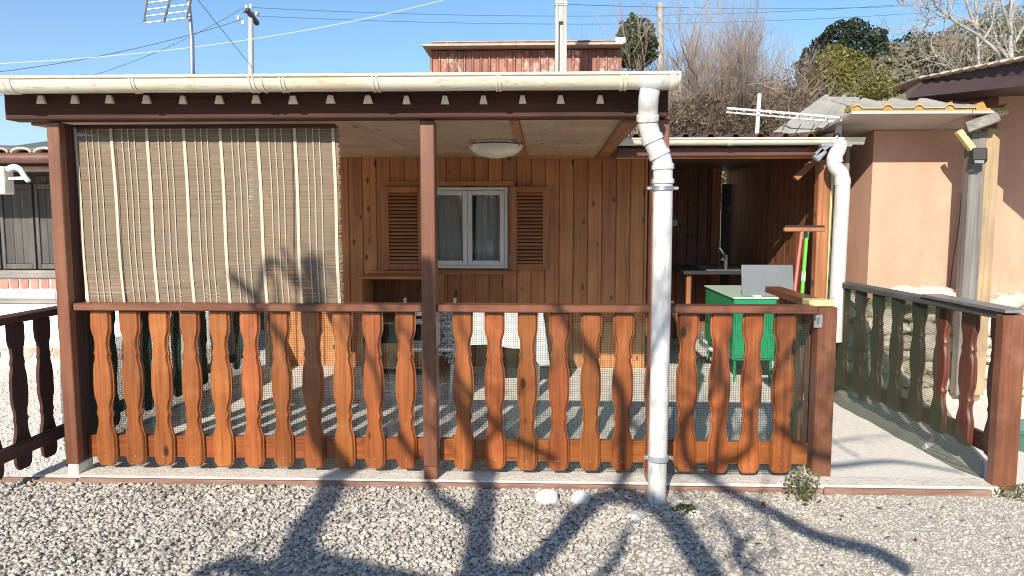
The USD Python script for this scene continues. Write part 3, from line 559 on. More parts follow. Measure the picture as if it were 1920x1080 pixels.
t0, t1, ty0, ty1, tz = X(843, 650, 5.72), X(1016, 650, 5.72), 5.72, 6.32, .70
tb = thing('garden_table', 'small white plastic table behind the right railing', 'table')
obj('table_top', box((t0, ty0, tz-.03), (t1, ty1, tz), .01), M['upvc'], tb)
for a in (t0+.04, t1-.04):
    for b in (ty0+.05, ty1-.05): obj('leg', tube([(a, b, .03), (a, b, tz-.03)], (.022, .028), 12), M['upvc'], tb, smooth=40)
def drape(x0, x1, y0, y1, z, low, seed, amp=.012):
    r = np.random.default_rng(seed); per = 2*(x1-x0+y1-y0); s = np.linspace(0, per, 140)
    def pt(q):
        for a, b in (((x0, y0), (x1, y0)), ((x1, y0), (x1, y1)), ((x1, y1), (x0, y1)), ((x0, y1), (x0, y0))):
            l = abs(b[0]-a[0])+abs(b[1]-a[1])
            if q <= l+1e-9: return np.array(a)+(np.array(b)-a)*q/l, np.array([(b[1]-a[1])/l, -(b[0]-a[0])/l])
            q -= l
        return np.array(a), np.array([0, 0])
    rows = []
    for k, h in enumerate(np.linspace(0, 1, 9)):
        row = []
        for q in s:
            p, nn = pt(q); c = min(abs(q % (x1-x0+y1-y0)), abs((q % (x1-x0+y1-y0))-(x1-x0)), abs((x1-x0+y1-y0)-(q % (x1-x0+y1-y0))))
            dr = low*(1+.45*math.exp(-(c/.07)**2)+.08*math.sin(q*7+seed))
            p = p+nn*(.004+h*(.012+amp*math.sin(q*24+seed)+.03*math.exp(-(c/.06)**2))); row.append([*p, z-h*dr])
        rows.append(row)
    topg = np.array([[[x0+(x1-x0)*i/6, y0+(y1-y0)*j/6, z] for i in range(7)] for j in range(7)])
    return [grid(np.array(rows)), grid(topg)]
obj('tablecloth', drape(t0-.005, t1+.005, ty0-.005, ty1+.005, tz+.004, .27, 3), M['cloth'], smooth=40, label='white cloth with drooping corners draped over the garden table', cat='tablecloth')
p0 = X(822, 620, 5.6); p1 = X(852, 620, 5.6)
ch = thing('folding_chair', 'pale folding chair with thin legs left of the white table', 'chair')
ca, cb_ = p0-.30, p0+.10
for a in (ca, cb_):
    obj('leg', tube([(a, 5.50, .03), (a, 5.86, .80)], .012, 8), M['metal_white'], ch); obj('leg', tube([(a+.02, 5.90, .03), (a+.02, 5.54, .45)], .012, 8), M['metal_white'], ch)
obj('seat', box((ca+.01, 5.52, .43), (cb_+.01, 5.88, .455), .006), M['upvc'], ch)
obj('backrest', [bar((ca, 5.80+.02*k, .62+.06*k), (cb_, 5.80+.02*k, .62+.06*k), .014, .035, .003) for k in range(3)], M['upvc'], ch)
u_ = np.linspace(0, 1, 16); zz = np.linspace(.36, .74, 8)
P = np.stack([np.stack([p0-.03+(p1-p0+.05)*u_, 5.60+.02*np.sin(u_*13+z*4)-.02*(z < .5), z+.03*np.sin(u_*5)*(z < .4)], 1) for z in zz], 0)
Pb = P[::-1].copy(); Pb[..., 1] += .012
obj('towel', [grid(P), grid(Pb), grid(np.stack([P[-1], Pb[0]], 0)), grid(np.stack([P[0], Pb[-1]], 0))], M['fabric_grey'], smooth=40, label='grey patterned towel hanging by the left corner of the white table', cat='towel')

# ---------------------------------------------------------------- annex: lower roof and outdoor kitchen on the right
an = thing('kitchen_annex', 'lower lean to with cream gutter sheltering an outdoor kitchen', 'lean to')
AY = 5.80
ax0, ax1 = X(1160, 265, AY), X(1618, 265, AY)
az = Z(1400, 262, AY); AR = .042
prof2 = [(AY+AR*math.cos(a), az+AR*math.sin(a)) for a in ga] + [(AY+AR, az+.008), (AY+AR-.004, az+.008)] + [(AY+(AR-.004)*math.cos(a), az+(AR-.004)*math.sin(a)) for a in ga[::-1]]
ag = obj('gutter', gutter(ax0, ax1, prof2, AY, az, AR), M['pvc_cream'], an, smooth=40)
for u in (1368, 1560): obj('gutter_joint', ring(X(u, 265, AY), .03, AY, az, AR, .003), M['pvc_cream'], ag, smooth=40)
obj('front_beam', box((ax0, AY+.07, Z(1400, 292, AY+.07)), (X(1535, 285, AY+.07), AY+.13, Z(1400, 277, AY+.07)), .004), M['redark_x'], an)
obj('lower_beam', box((ax0, AY+.131, Z(1400, 297, AY+.13)), (X(1535, 285, AY+.13), AY+.16, Z(1400, 286, AY+.13)), .004), M['pine_x'], an)
KW = 8.6
obj('roof', [ribbed(ax0-.02, 2.30, .19, AY+.01, az+.012, KW+.5, az+.15, .035, .03, .07), box((ax0, AY+.165, az-.045), (2.40, KW+.4, az-.02), .002)], M['roof_brown'], an)
kb = obj('back_wall', box((wx1+.02, KW+.025, .0), (X(1346, 400, KW), KW+.05, 2.1), .001), M['room'], an)
x = wx1+.02
while x < X(1346, 400, KW)-.02:
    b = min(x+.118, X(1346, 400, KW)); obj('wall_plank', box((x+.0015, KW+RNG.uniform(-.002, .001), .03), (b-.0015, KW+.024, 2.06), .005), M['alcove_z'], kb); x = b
obj('wall_post', box((X(1334, 400, KW-.05), KW-.06, .03), (X(1351, 400, KW-.05), KW-.004, 2.06), .004), M['brown_z'], an)
d0 = X(1353, 400, KW+.2)
obj('dark_door', [box((d0, KW+.2, .03), (3.0, KW+.23, Z(1360, 345, KW+.2)), .003)], M['black_z'], an)
obj('door_hook', tube([at(1368, 385, KW+.19), at(1369, 392, KW+.18), at(1367, 396, KW+.18)], .005, 6), M['metal_white'], an)
SX = 2.40
SXB = 2.22; sd_ = np.array([SXB-SX, KW+.3-AY-.2, 0]); sl = np.linalg.norm(sd_); sd_ /= sl; sn = np.array([sd_[1], -sd_[0], 0]); s0_ = np.array([SX, AY+.2, 0])
sw = obj('side_wall', bar(s0_+sn*.035+(0, 0, 1.04), s0_+sd_*sl+sn*.035+(0, 0, 1.04), .03, 2.08, .001), M['room'], an)
y = 0.0
while y < sl:
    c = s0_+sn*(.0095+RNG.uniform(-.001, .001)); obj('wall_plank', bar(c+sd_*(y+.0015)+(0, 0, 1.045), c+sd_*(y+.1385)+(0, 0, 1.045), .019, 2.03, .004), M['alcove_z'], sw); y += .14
obj('corner_post', box((X(1531, 400, 5.92), 5.90, .0), (X(1553, 400, 5.92), 5.985, Z(1540, 300, 5.92)), .004), M['brown_z'], an)
obj('corner_board', box((X(1554, 400, 5.92), 5.90, .0), (X(1559, 400, 5.92), 5.96, Z(1540, 318, 5.92)), .002), M['yellow'], an)  # pale yellow strip painted as the sunlit edge of the corner post
obj('knee_brace', bar(at(1490, 335, 6.15), at(1532, 296, 6.15), .06, .05, .004), M['brown_x'], an)
pq = [at(1575, 268, 5.74), at(1572, 280, 5.72), at(1564, 297, 5.72), at(1566, 312, 5.72), at(1577, 326, 5.72), at(1580, 345, 5.72), at(1575, 440, 5.72), at(1570, 535, 5.72), at(1566, 640, 5.72)]
dp2 = obj('downpipe', tube(np.vstack([curve(pq[:6], 24), np.array(pq[6:])]), .054, 18), M['pvc_white'], an, smooth=50)
for a, b in ((at(1564, 296, 5.72), at(1566, 306, 5.72)), (at(1579, 334, 5.72), at(1580, 346, 5.72))): obj('pipe_socket', tube([a, b], .058, 18), M['pvc_white'], dp2, smooth=40)
obj('pipe_bracket', [box(at(1540, 268, 5.70), at(1592, 276, 5.76), .003), bar(at(1528, 290, 5.72), at(1560, 268, 5.72), .03, .03, .003), bar(at(1528, 300, 5.73), at(1545, 280, 5.73), .05, .06, .01)], M['galv'], an)
obj('light_switch', box((X(1261, 418, KW), KW-.012, Z(1265, 424, KW)), (X(1270, 418, KW), KW-.0025, Z(1265, 412, KW)), .003), M['upvc'], an)

# kitchen things
kc = thing('kitchen_counter', 'dark counter with steel sink against the annex wall', 'counter')
kx0, kx1, kz = X(1268, 517, 7.9), 2.36, .905
obj('worktop', box((kx0, 7.50, kz-.035), (kx1, 8.58, kz), .004), M['counter'], kc)
obj('sink', [box((X(1322, 517, 7.6), 7.56, kz+.001), (X(1400, 517, 7.6), 8.0, kz+.010), .004), box((X(1303, 515, 8.2), 8.1, kz+.001), (X(1336, 515, 8.2), 8.4, kz+.012), .004)], M['alu'], kc)
for a in (kx0+.04, kx1-.08): obj('leg', box((a, 7.55, .03), (a+.05, 7.60, kz-.036), .004), M['brown_z'], kc)
fb = at(1360, 526, 7.72); fb[2] = kz+.012
tp = thing('faucet', 'chrome lever tap standing on the dark kitchen counter', 'faucet')
obj('body', tube([fb, fb+(0, 0, .14)], (.024, .020), 12), M['chrome'], tp, smooth=40)
obj('spout', tube(curve([fb+(0, 0, .075), fb+(-.03, -.06, .13), fb+(-.07, -.14, .10)], 10), .013, 10), M['chrome'], tp, smooth=40)
obj('lever', tube([fb+(.0, 0, .12), fb+(-.075, -.02, .22)], (.015, .013), 8), M['chrome'], tp, smooth=40)
g0, g1 = X(1375, 620, 6.3), X(1455, 620, 6.3); gzt, gzb = Z(1400, 561, 6.3), Z(1400, 676, 6.3)
gc = thing('green_cabinet', 'green metal cabinet with pale top on thin legs below the tap', 'cabinet')
obj('body', box((g0, 6.3, gzb), (g1, 7.38, gzt), .008), M['green'], gc)
obj('top', box((g0-.012, 6.285, gzt+.001), (g1+.012, 7.40, gzt+.018), .005), M['green_pale'], gc)
for a in (g0+.02, g1-.035):
    for b in (6.33, 7.3): obj('leg', box((a, b, .03), (a+.016, b+.016, gzb-.001), .002), M['green'], gc)
obj('door', box((g0+.012, 6.289, gzb+.02), (g1-.012, 6.298, gzt-.02), .003), M['green'], gc)
v0, v1 = X(1391, 530, 6.36), X(1488, 530, 6.36)
gl = thing('grey_panel', 'plain grey sheet panel standing upright on the green cabinet', 'panel')
obj('panel', bar(((v0+v1)/2, 6.345, gzt+.02), ((v0+v1)/2, 6.40, Z(1440, 497, 6.38)), v1-v0, .016, .003, up=(0, 1, 0)), M['grey_board'], gl)
obj('panel_foot', box((X(1413, 558, 6.3), 6.30, gzt+.019), (X(1428, 558, 6.3), 6.36, gzt+.03), .003), M['upvc'], gl)
obj('drain_pipe', tube(curve([at(1316, 622, 6.9), at(1314, 640, 6.9), at(1318, 646, 6.85), at(1336, 656, 6.8), at(1344, 662, 6.78)], 14), .02, 12), M['pvc_white'], smooth=40, label='white plastic drain pipe bent beside the green cabinet', cat='pipe')
for (a, b, c, mat, lab, yt) in ((1503, 1500, 1489, 'red_handle', 'red handled broom leaning with its head up behind the open gate', 4.98), (1513, 1508, 1497, 'lime_handle', 'lime green handled broom leaning with its head up behind the open gate', 5.06)):
    br = thing('broom', lab, 'broom')
    tpt, mid, bot = at(a, 436, yt+.12), at(b, 500, yt+.08), at(c, 556 if mat == 'red_handle' else 640, yt)
    end = bot+(bot-tpt)/np.linalg.norm(bot-tpt)*((bot[2]-.03)/((tpt-bot)[2]/np.linalg.norm(tpt-bot)))
    obj('handle', tube([tpt+(0, 0, .01), bot if mat == 'lime_handle' else end], .0125, 10), M[mat], br, smooth=40)
    if mat == 'lime_handle':
        obj('handle_grip', tube([bot, end], .0135, 10), M['teal'], br, smooth=40); m_ = tpt+(bot-tpt)*.36; obj('handle_band', tube([m_, m_+(bot-tpt)*.09], .0135, 10), M['upvc'], br)
    s = -1 if mat == 'red_handle' else 1
    cc = tpt+(s*.035, 0, .018); obj('head', box(cc+(-.085, -.02, -.012), cc+(.085, .02, .016), .006), M['brown_x'], br)
    obj('bristles', box(cc+(-.08, -.016, .0165), cc+(.08, .016, .032), .002), M['black'], br)
    obj('socket', tube([tpt+(0, 0, -.045), tpt+(0, 0, .008)], .015, 10), M['galv'], br)

# ---------------------------------------------------------------- stucco house on the right
hs = thing('stucco_house', 'salmon stucco house with weathered corner post and dark fascia', 'house')
SYW = 6.0
A, B, C_, D = (X(1586, 400, 6.40), 6.40), (X(1632, 400, SYW), SYW), (X(1830, 400, SYW), SYW), (X(1864, 400, 6.1), 6.1)
zb = .80
obj('wall', prism([A, B, (C_[0]+.2, C_[1]), (C_[0]+.2, 9.5), (A[0], 9.5)], zb, 2.125, 'z'), M['stucco'], hs, label='salmon wall left of the weathered post')
obj('wall', prism([(D[0]-.02, 6.1), (8.0, 6.1), (8.0, 9.6), (D[0]-.02, 9.6)], zb-.1, 2.45, 'z'), M['stucco'], hs, label='salmon wall right of the weathered post')
py = 5.62
obj('post', box((X(1813, 400, py), py, .1), (X(1842, 400, py), py+.09, Z(1830, 246, py)), .006), M['grey_z'], hs, label='grey weathered half of the corner post')
obj('post', box((X(1843, 400, py), py+.01, .1), (X(1869, 400, py), py+.095, Z(1850, 240, py)), .006), M['grey_z'] if 0 else wood('tan_weathered_wood', (.24, .15, .08), (.36, .25, .14), (.44, .33, .21), 'z', fine=40, rough=.75, dirt=.6, dirtc=(.2, .17, .14)), hs, label='browner half of the corner post')
obj('cap_beam', bar(at(1812, 240, 5.58), at(1872, 218, 5.50), .10, .075, .004), M['grey_x'], hs)
obj('brace', bar(at(1797, 246, 5.60), at(1823, 280, 5.60), .05, .045, .004), M['yellow'], hs)
fl = thing('floodlight', 'small dark floodlight mounted on the weathered post of the stucco house', 'light')
obj('case', bar(at(1836, 280, 5.56), at(1836, 304, 5.52), .095, .06, .008), M['black'], fl)
obj('lens', box(at(1828, 300, 5.49), at(1844, 306, 5.50), .002), M['alu'], fl)
f0, f1 = X(1597, 205, 5.47), X(1893, 205, 5.47); zf, zr = Z(1740, 213, 5.47), Z(1740, 243, SYW)
ev = obj('eave_panel', [bar((f0+(f1-f0)*.3825, 5.47, zf+.011), (f0+(f1-f0)*.3825, 6.35, zf+.011+(zr-zf)*.88/.53), (f1-f0)*.765, .022, .001), bar((f1-(f1-f0)*.115, 5.47, zf+.011), (f1-(f1-f0)*.115, 6.0, zr+.011), (f1-f0)*.228, .022, .001)], M['soffit'], hs)
out = []; pit = (f1-f0)/5.06
for k in range(5):
    a = f0+k*pit; out.append([(a, zf+.024), (a+pit-.004, zf+.024), (a+pit-.004, zf+.040+.03*(k == 4)), (a+pit-.03, zf+.038), (a+.075, zf+.038), (a+.048, zf+.086), (a+.012, zf+.072), (a, zf+.050)])
for o_ in out: obj('foam_edge', prism(o_, 5.475, 5.60), M['foam'], ev)
def sheet(Q, ribs, phase, n=140):
    uu, vv = np.meshgrid(np.linspace(0, 1, n), np.linspace(0, 1, 3)); Q = [np.asarray(q, float) for q in Q]
    S = ((1-uu)*(1-vv))[..., None]*Q[0]+((1-uu)*vv)[..., None]*Q[1]+(uu*vv)[..., None]*Q[2]+(uu*(1-vv))[..., None]*Q[3]
    S[..., 2] += .022*np.clip(2.2*np.cos((uu*ribs-phase)*2*np.pi)-1.1, 0, 1); S2 = S.copy(); S2[..., 2] -= .008
    return [grid(S), grid(S2[::-1]), grid(np.stack([S[0], S2[0]], 0)), grid(np.stack([S[:, 0], S2[:, 0]], 0)), grid(np.stack([S[:, -1], S2[:, -1]], 0))]
zs_ = zf+.045
obj('roof_sheet', sheet([(f0+.005, 5.462, zs_), (f0+.0, 5.86, zs_+.105), (f0+4*pit, 5.86, zs_+.105), (f0+4*pit, 5.462, zs_)], 4, .030/pit), M['sheet_grey'], hs, smooth=30, label='grey ribbed sheet over the yellow foam edge')
obj('roof_sheet', sheet([at(1450, 251, 5.98), at(1546, 181, 7.4), at(1612, 182, 7.4), at(1612, 236, 6.02)], 2, .1), M['sheet_grey'], hs, smooth=30, label='grey ribbed sheet sloping down to the annex gutter')
fy = 5.95
T0, T1, B1, B0 = at(1735, 148, fy), at(2150, 68, fy-1.45), at(2150, 135, fy-1.45), at(1700, 184, fy); L0 = at(1697, 172, fy)
fr = np.array([T0, T1, B1, B0, L0]); bk = fr+np.array([1.0, 1.8, .15])
fc = np.array([[0, 1, 2], [0, 2, 3], [0, 3, 4], [5, 7, 6], [5, 8, 7], [5, 9, 8]]+[x for i in range(5) for x in ([i, (i+1) % 5+5, (i+1) % 5], [i, i+5, (i+1) % 5+5])])
obj('fascia', (np.vstack([fr, bk]), fc), M['fascia'], hs)
for k in range(16):
    p = T0+(T1-T0)*(k+.3)/16; a = np.linspace(0, np.pi, 7)
    pr = [(p[0]+.085*math.cos(t), p[2]+.004+.018*math.sin(t)) for t in a]+[(p[0]+.07*math.cos(t), p[2]-.004+.012*math.sin(t)) for t in a[::-1]]
    obj('roof_tile', prism(pr, p[1]-.02, p[1]+.5), M['tile'], hs)
obj('wall_cable', tube(curve([at(1803, 362, 5.985), at(1798, 420, 5.985), at(1787, 490, 5.985), at(1780, 548, 5.985)], 12), .004, 5), M['wire'], hs)
# stones below the stucco
k = 0
for row, z in enumerate(np.arange(.05, .80, .105)):
    for xx in np.arange(A[0]-.15, 4.4, .165):
        s_ = RNG.uniform(.7, 1.3); c = (xx+RNG.uniform(-.04, .04)+.08*(row % 2), (5.84 if xx < 3.5 else 5.95)+RNG.uniform(-.04, .04)+.02*row, z+RNG.uniform(-.02, .02))
        obj('base_stone', stone(c, (.10*s_, .11, .066*s_), k, 2, .6), M['rock'], hs, smooth=35); k += 1
for u, v, r in ((1715, 552, .13), (1750, 556, .15), (1690, 548, .10), (1785, 560, .11), (1800, 556, .09), (1880, 566, .10), (1840, 575, .08)):
    obj('base_stone', stone(at(u, v, 5.78), (r*1.25, r*.9, r*.55), k, 2, .4), M['rock'], hs, smooth=45); k += 1
tbn = thing('plastic_tub', 'green plastic tub on the gravel beyond the right fence', 'tub'); tc = at(1948, 790, 4.6)
obj('body', revolve([(.001, .012), (.15, .012), (.18, .13), (.19, .13), (.19, .15), (.172, .15), (.145, .03), (.001, .03)], (tc[0], 4.6, 0), 28), M['tub'], tbn, smooth=40)
bd = thing('tarpaulin_bundle', 'crumpled black and grey tarpaulin bundle lying on the grey roof sheet', 'tarpaulin')
obj('bundle', stone(at(1752, 164, 6.7), (.10, .10, .055), 91, 3, .9), M['black'], bd, smooth=20); obj('grey_fold', stone(at(1768, 160, 6.65), (.06, .06, .045), 93, 3, .9), M['galv'], bd, smooth=20)

# ---------------------------------------------------------------- aerials, poles, wires
ya = thing('yagi_aerial', 'long rod television aerial on a short mast above the annex gutter', 'aerial')
b0, b1 = at(1364, 203, 6.25), at(1594, 222, 5.75)
obj('boom', [tube([b0, b1], .010, 8), tube([b0+(0, .03, -.028), b1+(0, .03, -.028)], .008, 8)]+[tube([b0+(b1-b0)*q, b0+(b1-b0)*(q+.025)+(0, .03, -.028)], .006, 5) for q in np.linspace(0, .97, 14)], M['metal_white'], ya, smooth=40)
obj('mast', tube([at(1571, 268, 5.85), at(1573, 228, 5.85)], .024, 12), M['pvc_white'], ya, smooth=40)
for k in range(9):
    c = b0+(b1-b0)*(k+.5)/9; l = .10+.016*k; obj('element', tube([c+(-.45*l, -l, -.22*l), c+(.45*l, l, .22*l)], .0045, 6), M['metal_white'], ya)
obj('aerial_pole', tube([at(1419, 258, 6.6), at(1424, 176, 6.6)], .018, 10), M['metal_white'], smooth=40, label='thin pale pole standing behind the rod aerial', cat='pole')
ga_ = thing('grid_aerial', 'television aerial with rod grid reflector on a tall mast over the roof', 'aerial'); gy_ = 6.6
obj('mast', tube([at(361, 150, gy_), at(360, 80, gy_), at(354, 5, gy_), at(352, -80, gy_)], (.022, .020, .017, .017), 12), M['galv'], ga_, smooth=40)
for (a, b) in (((286, -80), (270, 42)), ((338, -80), (307, 41)), ((374, -70), (350, 33))): obj('frame_bar', tube([at(*a, gy_-.25), at(*b, gy_-.05)], .011, 8), M['galv'], ga_)
for k in range(10):
    v = 42-12.6*k; sh_ = -1.5*(42-v)*-.13; obj('rod', tube([at(270+sh_, v+1, gy_-.05-.02*k), at(352+sh_*.9, v-9, gy_-.05-.02*k)], .006, 6), M['alu'], ga_)
up_ = thing('utility_pole', 'slim pale utility pole with dark crossarm left of the cabin roof', 'pole')
uy = 24.0
obj('shaft', tube([at(473, 420, uy), at(470, 20, uy)], (.11, .08), 12), M['concrete_pole'], up_, smooth=40)
obj('crossarm', [bar(at(462, 17, uy-.3), at(483, 45, uy+.3), .13, .13, .01), bar(at(455, 22, uy), at(486, 26, uy), .06, .06, .01)], M['wire'], up_)
for u, v in ((462, 10), (470, 8), (481, 22), (447, 30), (456, 38)): obj('insulator', tube([at(u, v+7, uy), at(u, v, uy)], .05, 8), M['metal_white'], up_)
cp_ = thing('concrete_pole', 'thick grey concrete pole with a hollow face before the rusty shed', 'pole'); cy_ = 10.4
xa, xb_ = X(1041, 80, cy_), X(1063, 80, cy_); zt = Z(1050, 40, cy_)
obj('flange', box((xa, cy_, 1.5), (xa+.048, cy_+.17, 5.6), .008), M['concrete_pole'], cp_); obj('flange', box((xb_-.05, cy_, 1.5), (xb_, cy_+.17, 5.6), .008), M['concrete_pole'], cp_)
obj('web', box((xa+.049, cy_+.07, 1.5), (xb_-.051, cy_+.10, 5.6), .003), M['concrete_pole'], cp_)
obj('face', box((xa+.049, cy_+.005, zt), (xb_-.051, cy_+.068, 5.6), .006), M['concrete_pole'], cp_)
obj('band', [box((xa-.006, cy_-.006, Z(1050, q, cy_)-.02), (xb_+.006, cy_+.176, Z(1050, q, cy_)), .003) for q in (7, 3)], M['galv'], cp_)
wp = thing('wooden_pole', 'thin pale telephone pole rising from the bare thicket', 'pole')
obj('shaft', tube([at(1238, 200, 24), at(1238, 5, 24)], (.12, .09), 10), M['bark_pale'], wp, smooth=40); obj('crossarm', bar(at(1230, 16, 24), at(1247, 12, 24), .10, .10, .01), M['grey_x'], wp)
def wire(label, a, b, sag, r, mat='wire', group=None):
    a, b = np.array(a), np.array(b); t = np.linspace(0, 1, 24); p = a+(b-a)*t[:, None]; p[:, 2] -= sag*4*t*(1-t)
    obj('overhead_cable', tube(p, r*.62, 5), M[mat], label=label, cat='cable')
wire('dark cable sagging from the far left up to the slim utility pole', at(-300, 175, 24), at(462, 12, 24), 1.2, .012)
wire('dark cable running low across the sky left of the grid aerial', at(-100, 145, 20), at(455, 36, 24), .25, .014)
wire('pale cable rising across the sky from left to top centre', at(-60, 122, 16), at(860, -8, 22), .35, .014, 'wire_white')
wire('thin stay wire slanting from the grid aerial down to the right', at(368, -4, 6.8), at(474, 128, 9), .0, .005)
wire('upper dark cable stretching right from the utility pole', at(470, 14, 24), at(1700, 8, 30), .35, .012)
wire('lower dark cable stretching right from the utility pole', at(482, 30, 24), at(1760, 22, 30), .35, .011)
wire('topmost thin cable between the concrete pole and the right trees', at(1056, 8, 16), at(1900, -2, 30), .2, .009)

# ---------------------------------------------------------------- rusty shed behind
sd = thing('rusty_shed', 'small rusty corrugated metal shed rising behind the cabin roof', 'shed'); sy_ = 12.0
s0, s1 = X(806, 110, sy_), X(1166, 110, sy_); szt = Z(980, 92, sy_)
obj('body', box((s0+.01, sy_+.03, 1.9), (s1-.01, sy_+2.4, szt-.01), .003), M['rust'], sd)
nb = 23
for k in range(nb):
    a = s0+(s1-s0)*k/nb; b = s0+(s1-s0)*(k+1)/nb
    obj('wall_sheet', prism([(a+.001, sy_+.012), (a+.018, sy_-.018), (a+.032, sy_-.018), (a+.048, sy_+.010), (b-.002, sy_+.012), (b-.002, sy_+.025), (a+.001, sy_+.025)], 2.0, szt-.02+RNG.uniform(-.01, .01), 'z'), M['rust'], sd)
obj('roof', [box((X(792, 90, sy_-.2), sy_-.25, szt+.005), (X(1168, 90, sy_-.2), sy_+2.6, szt+.035), .004)], M['tile'], sd)
obj('roof_board', box((X(812, 84, sy_), sy_-.12, szt+.037), (X(1150, 84, sy_), sy_+2.5, szt+.085), .004), M['rust'], sd)
obj('roof_edge', box((X(815, 80, sy_), sy_-.13, szt+.087), (X(1166, 80, sy_), sy_+2.5, szt+.10), .003), M['tile'], sd)
obj('corner_cap', box((X(1152, 84, sy_), sy_-.20, szt+.037), (X(1170, 84, sy_), sy_, szt+.12), .004), M['metal_white'], sd)

# ---------------------------------------------------------------- vegetation
def leaves(c, rad, n, size, seed, lump=.45, low=.25, narrow=.55):
    r = np.random.default_rng(seed); d = r.normal(size=(n, 3)); d /= np.linalg.norm(d, axis=1, keepdims=True)
    k = r.random(n)**.33; k = np.where(r.random(n) < .62, .72+.28*k, k)
    bulge = 1+lump*(meshkit.fbm(d*2.1+seed*3.3, 3, seed)-.5)*2
    p = d*(k*bulge)[:, None]
    hole = meshkit.fbm(p*3.4+seed*1.7, 2, seed+5) > .36; p, d = p[hole], d[hole]; n = len(p)
    p = p*np.asarray(rad); p[:, 2] = np.maximum(p[:, 2], -low*rad[2]-.3*rad[2]*r.random(n)); p = p+np.asarray(c)
    a = d*.6+r.normal(size=(n, 3))*.8; a /= np.linalg.norm(a, axis=1, keepdims=True); t = r.normal(size=(n, 3)); t -= (t*a).sum(1, keepdims=True)*a; t /= np.linalg.norm(t, axis=1, keepdims=True); b = np.cross(a, t)
    s = (size*r.uniform(.6, 1.4, n))[:, None]; q = np.stack([p-t*s, p-b*s*narrow, p+t*s, p+b*s*narrow], 1).reshape(-1, 3)
    return q, np.arange(4*n).reshape(-1, 4)
def bush(name, label, cat, c, rad, n, size, mat, seed, stem=True, group=None, **kw):
    t = thing(name, label, cat, group); base = np.array([c[0], c[1], float(hgt(np.array(c[0]), np.array(c[1])))-.05])
    r = np.random.default_rng(seed); st = []
    for k in range(5):
        e = np.array(c)+r.normal(size=3)*np.array(rad)*.35; st.append(tube(curve([base+r.normal(size=3)*(.06, .06, 0), (base+e)/2+r.normal(size=3)*.08, e], 8), np.linspace(.035, .01, 8)*max(rad[2], .6), 6))
    obj('trunk', st, M['bark'], t); obj('crown', leaves(c, rad, n, size, seed, **kw), M[mat], t); return t
def twigs(base, height, spread, seed, levels=4, n0=6, r0=.03, up=.75, lean=(0, 0, 0), nb=(3, 5), shrink=.62):
    r = np.random.default_rng(seed); big, small = [], []
    def grow(p, d, l, rad, lev):
        n = 5; pts = [p]; dd = d.copy()
        for _ in range(n-1):
            dd = dd+r.normal(size=3)*.16+np.array([0, 0, .06*up]); dd /= np.linalg.norm(dd); pts.append(pts[-1]+dd*l/(n-1))
        (big if lev < 2 else small).append(tube(pts, np.linspace(rad, rad*.55, n), 5 if lev < 2 else 3, cap=False))
        if lev >= levels: return
        for _ in range(r.integers(*nb)):
            i = r.integers(1, n); q = pts[i]; e = dd*.9+r.normal(size=3)*.45*spread+np.array([0, 0, .25*up]); e /= np.linalg.norm(e)
            grow(q, e, l*r.uniform(shrink-.12, shrink+.12), rad*.52, lev+1)
    for _ in range(n0):
        d = np.array([0, 0, 1.0])*up+r.normal(size=3)*np.array([.45, .35, .1])*spread+np.array(lean); d /= np.linalg.norm(d)
        grow(np.array(base)+r.normal(size=3)*(.10, .10, 0), d, height*.45*r.uniform(.8, 1.15), r0*r.uniform(.7, 1.1), 0)
    return big, small
def bare(name, label, cat, base, height, spread, seed, mat='twig', stem='bark', group=None, **kw):
    t = thing(name, label, cat, group); big, small = twigs(base, height, spread, seed, **kw)
    obj('trunk', big, M[stem], t, smooth=50); obj('twigs', small, M[mat], t); return t
def on(u, y): x = X(u, 200, y); return np.array([x, y, float(hgt(np.array(x), np.array(y)))-.05])
thick = [(1245, 14.2, 3.0, 'bare greyish shrub beside the thin telephone pole'), (1290, 13.2, 3.3, 'tall bare twiggy shrub right of the gutter end'), (1330, 15.0, 3.9, 'tallest bare twiggy shrub of the thicket'),
         (1372, 13.6, 3.3, 'bare brushy shrub in the middle of the thicket'), (1415, 14.6, 3.3, 'bare twiggy shrub right of the gap in the thicket'), (1452, 14.0, 3.1, 'bare fan shaped shrub at the right of the thicket'), (1490, 15.5, 2.2, 'low bare shrub left of the dark evergreen')]
for i, (u, y, h, lab) in enumerate(thick):
    bare('bare_shrub', lab, 'shrub', on(u, y), h*.92, .85, 40+i, n0=7, levels=4, r0=.024, nb=(4, 6), group=None, mat='twig' if i % 2 else 'twig_grey')
low = [(1265, 12.6, 1.1, .9, 'brown dry leaved bush just right of the gutter end', 'leaf_dry'), (1320, 13.0, 1.2, .95, 'tangled dry brown bush left of the pale aerial pole', 'leaf_dry'), (1385, 13.4, 1.25, 1.0, 'tangled dry brown bush above the rod aerial', 'leaf_dry'),
       (1450, 13.8, 1.3, 1.15, 'broad dry brown bush left of the yellow green bush', 'leaf_dry'), (1505, 14.6, 1.3, 1.45, 'tall dry brown bush against the dark evergreen', 'leaf_dry'),
       (1330, 12.0, .95, .55, 'low green ivy bush behind the annex gutter', 'leaf_mid'), (1440, 12.3, 1.0, .55, 'low green bush behind the pale aerial pole', 'leaf_mid'), (1280, 11.8, .8, .5, 'low dull bush behind the downpipe bend', 'leaf_olive')]
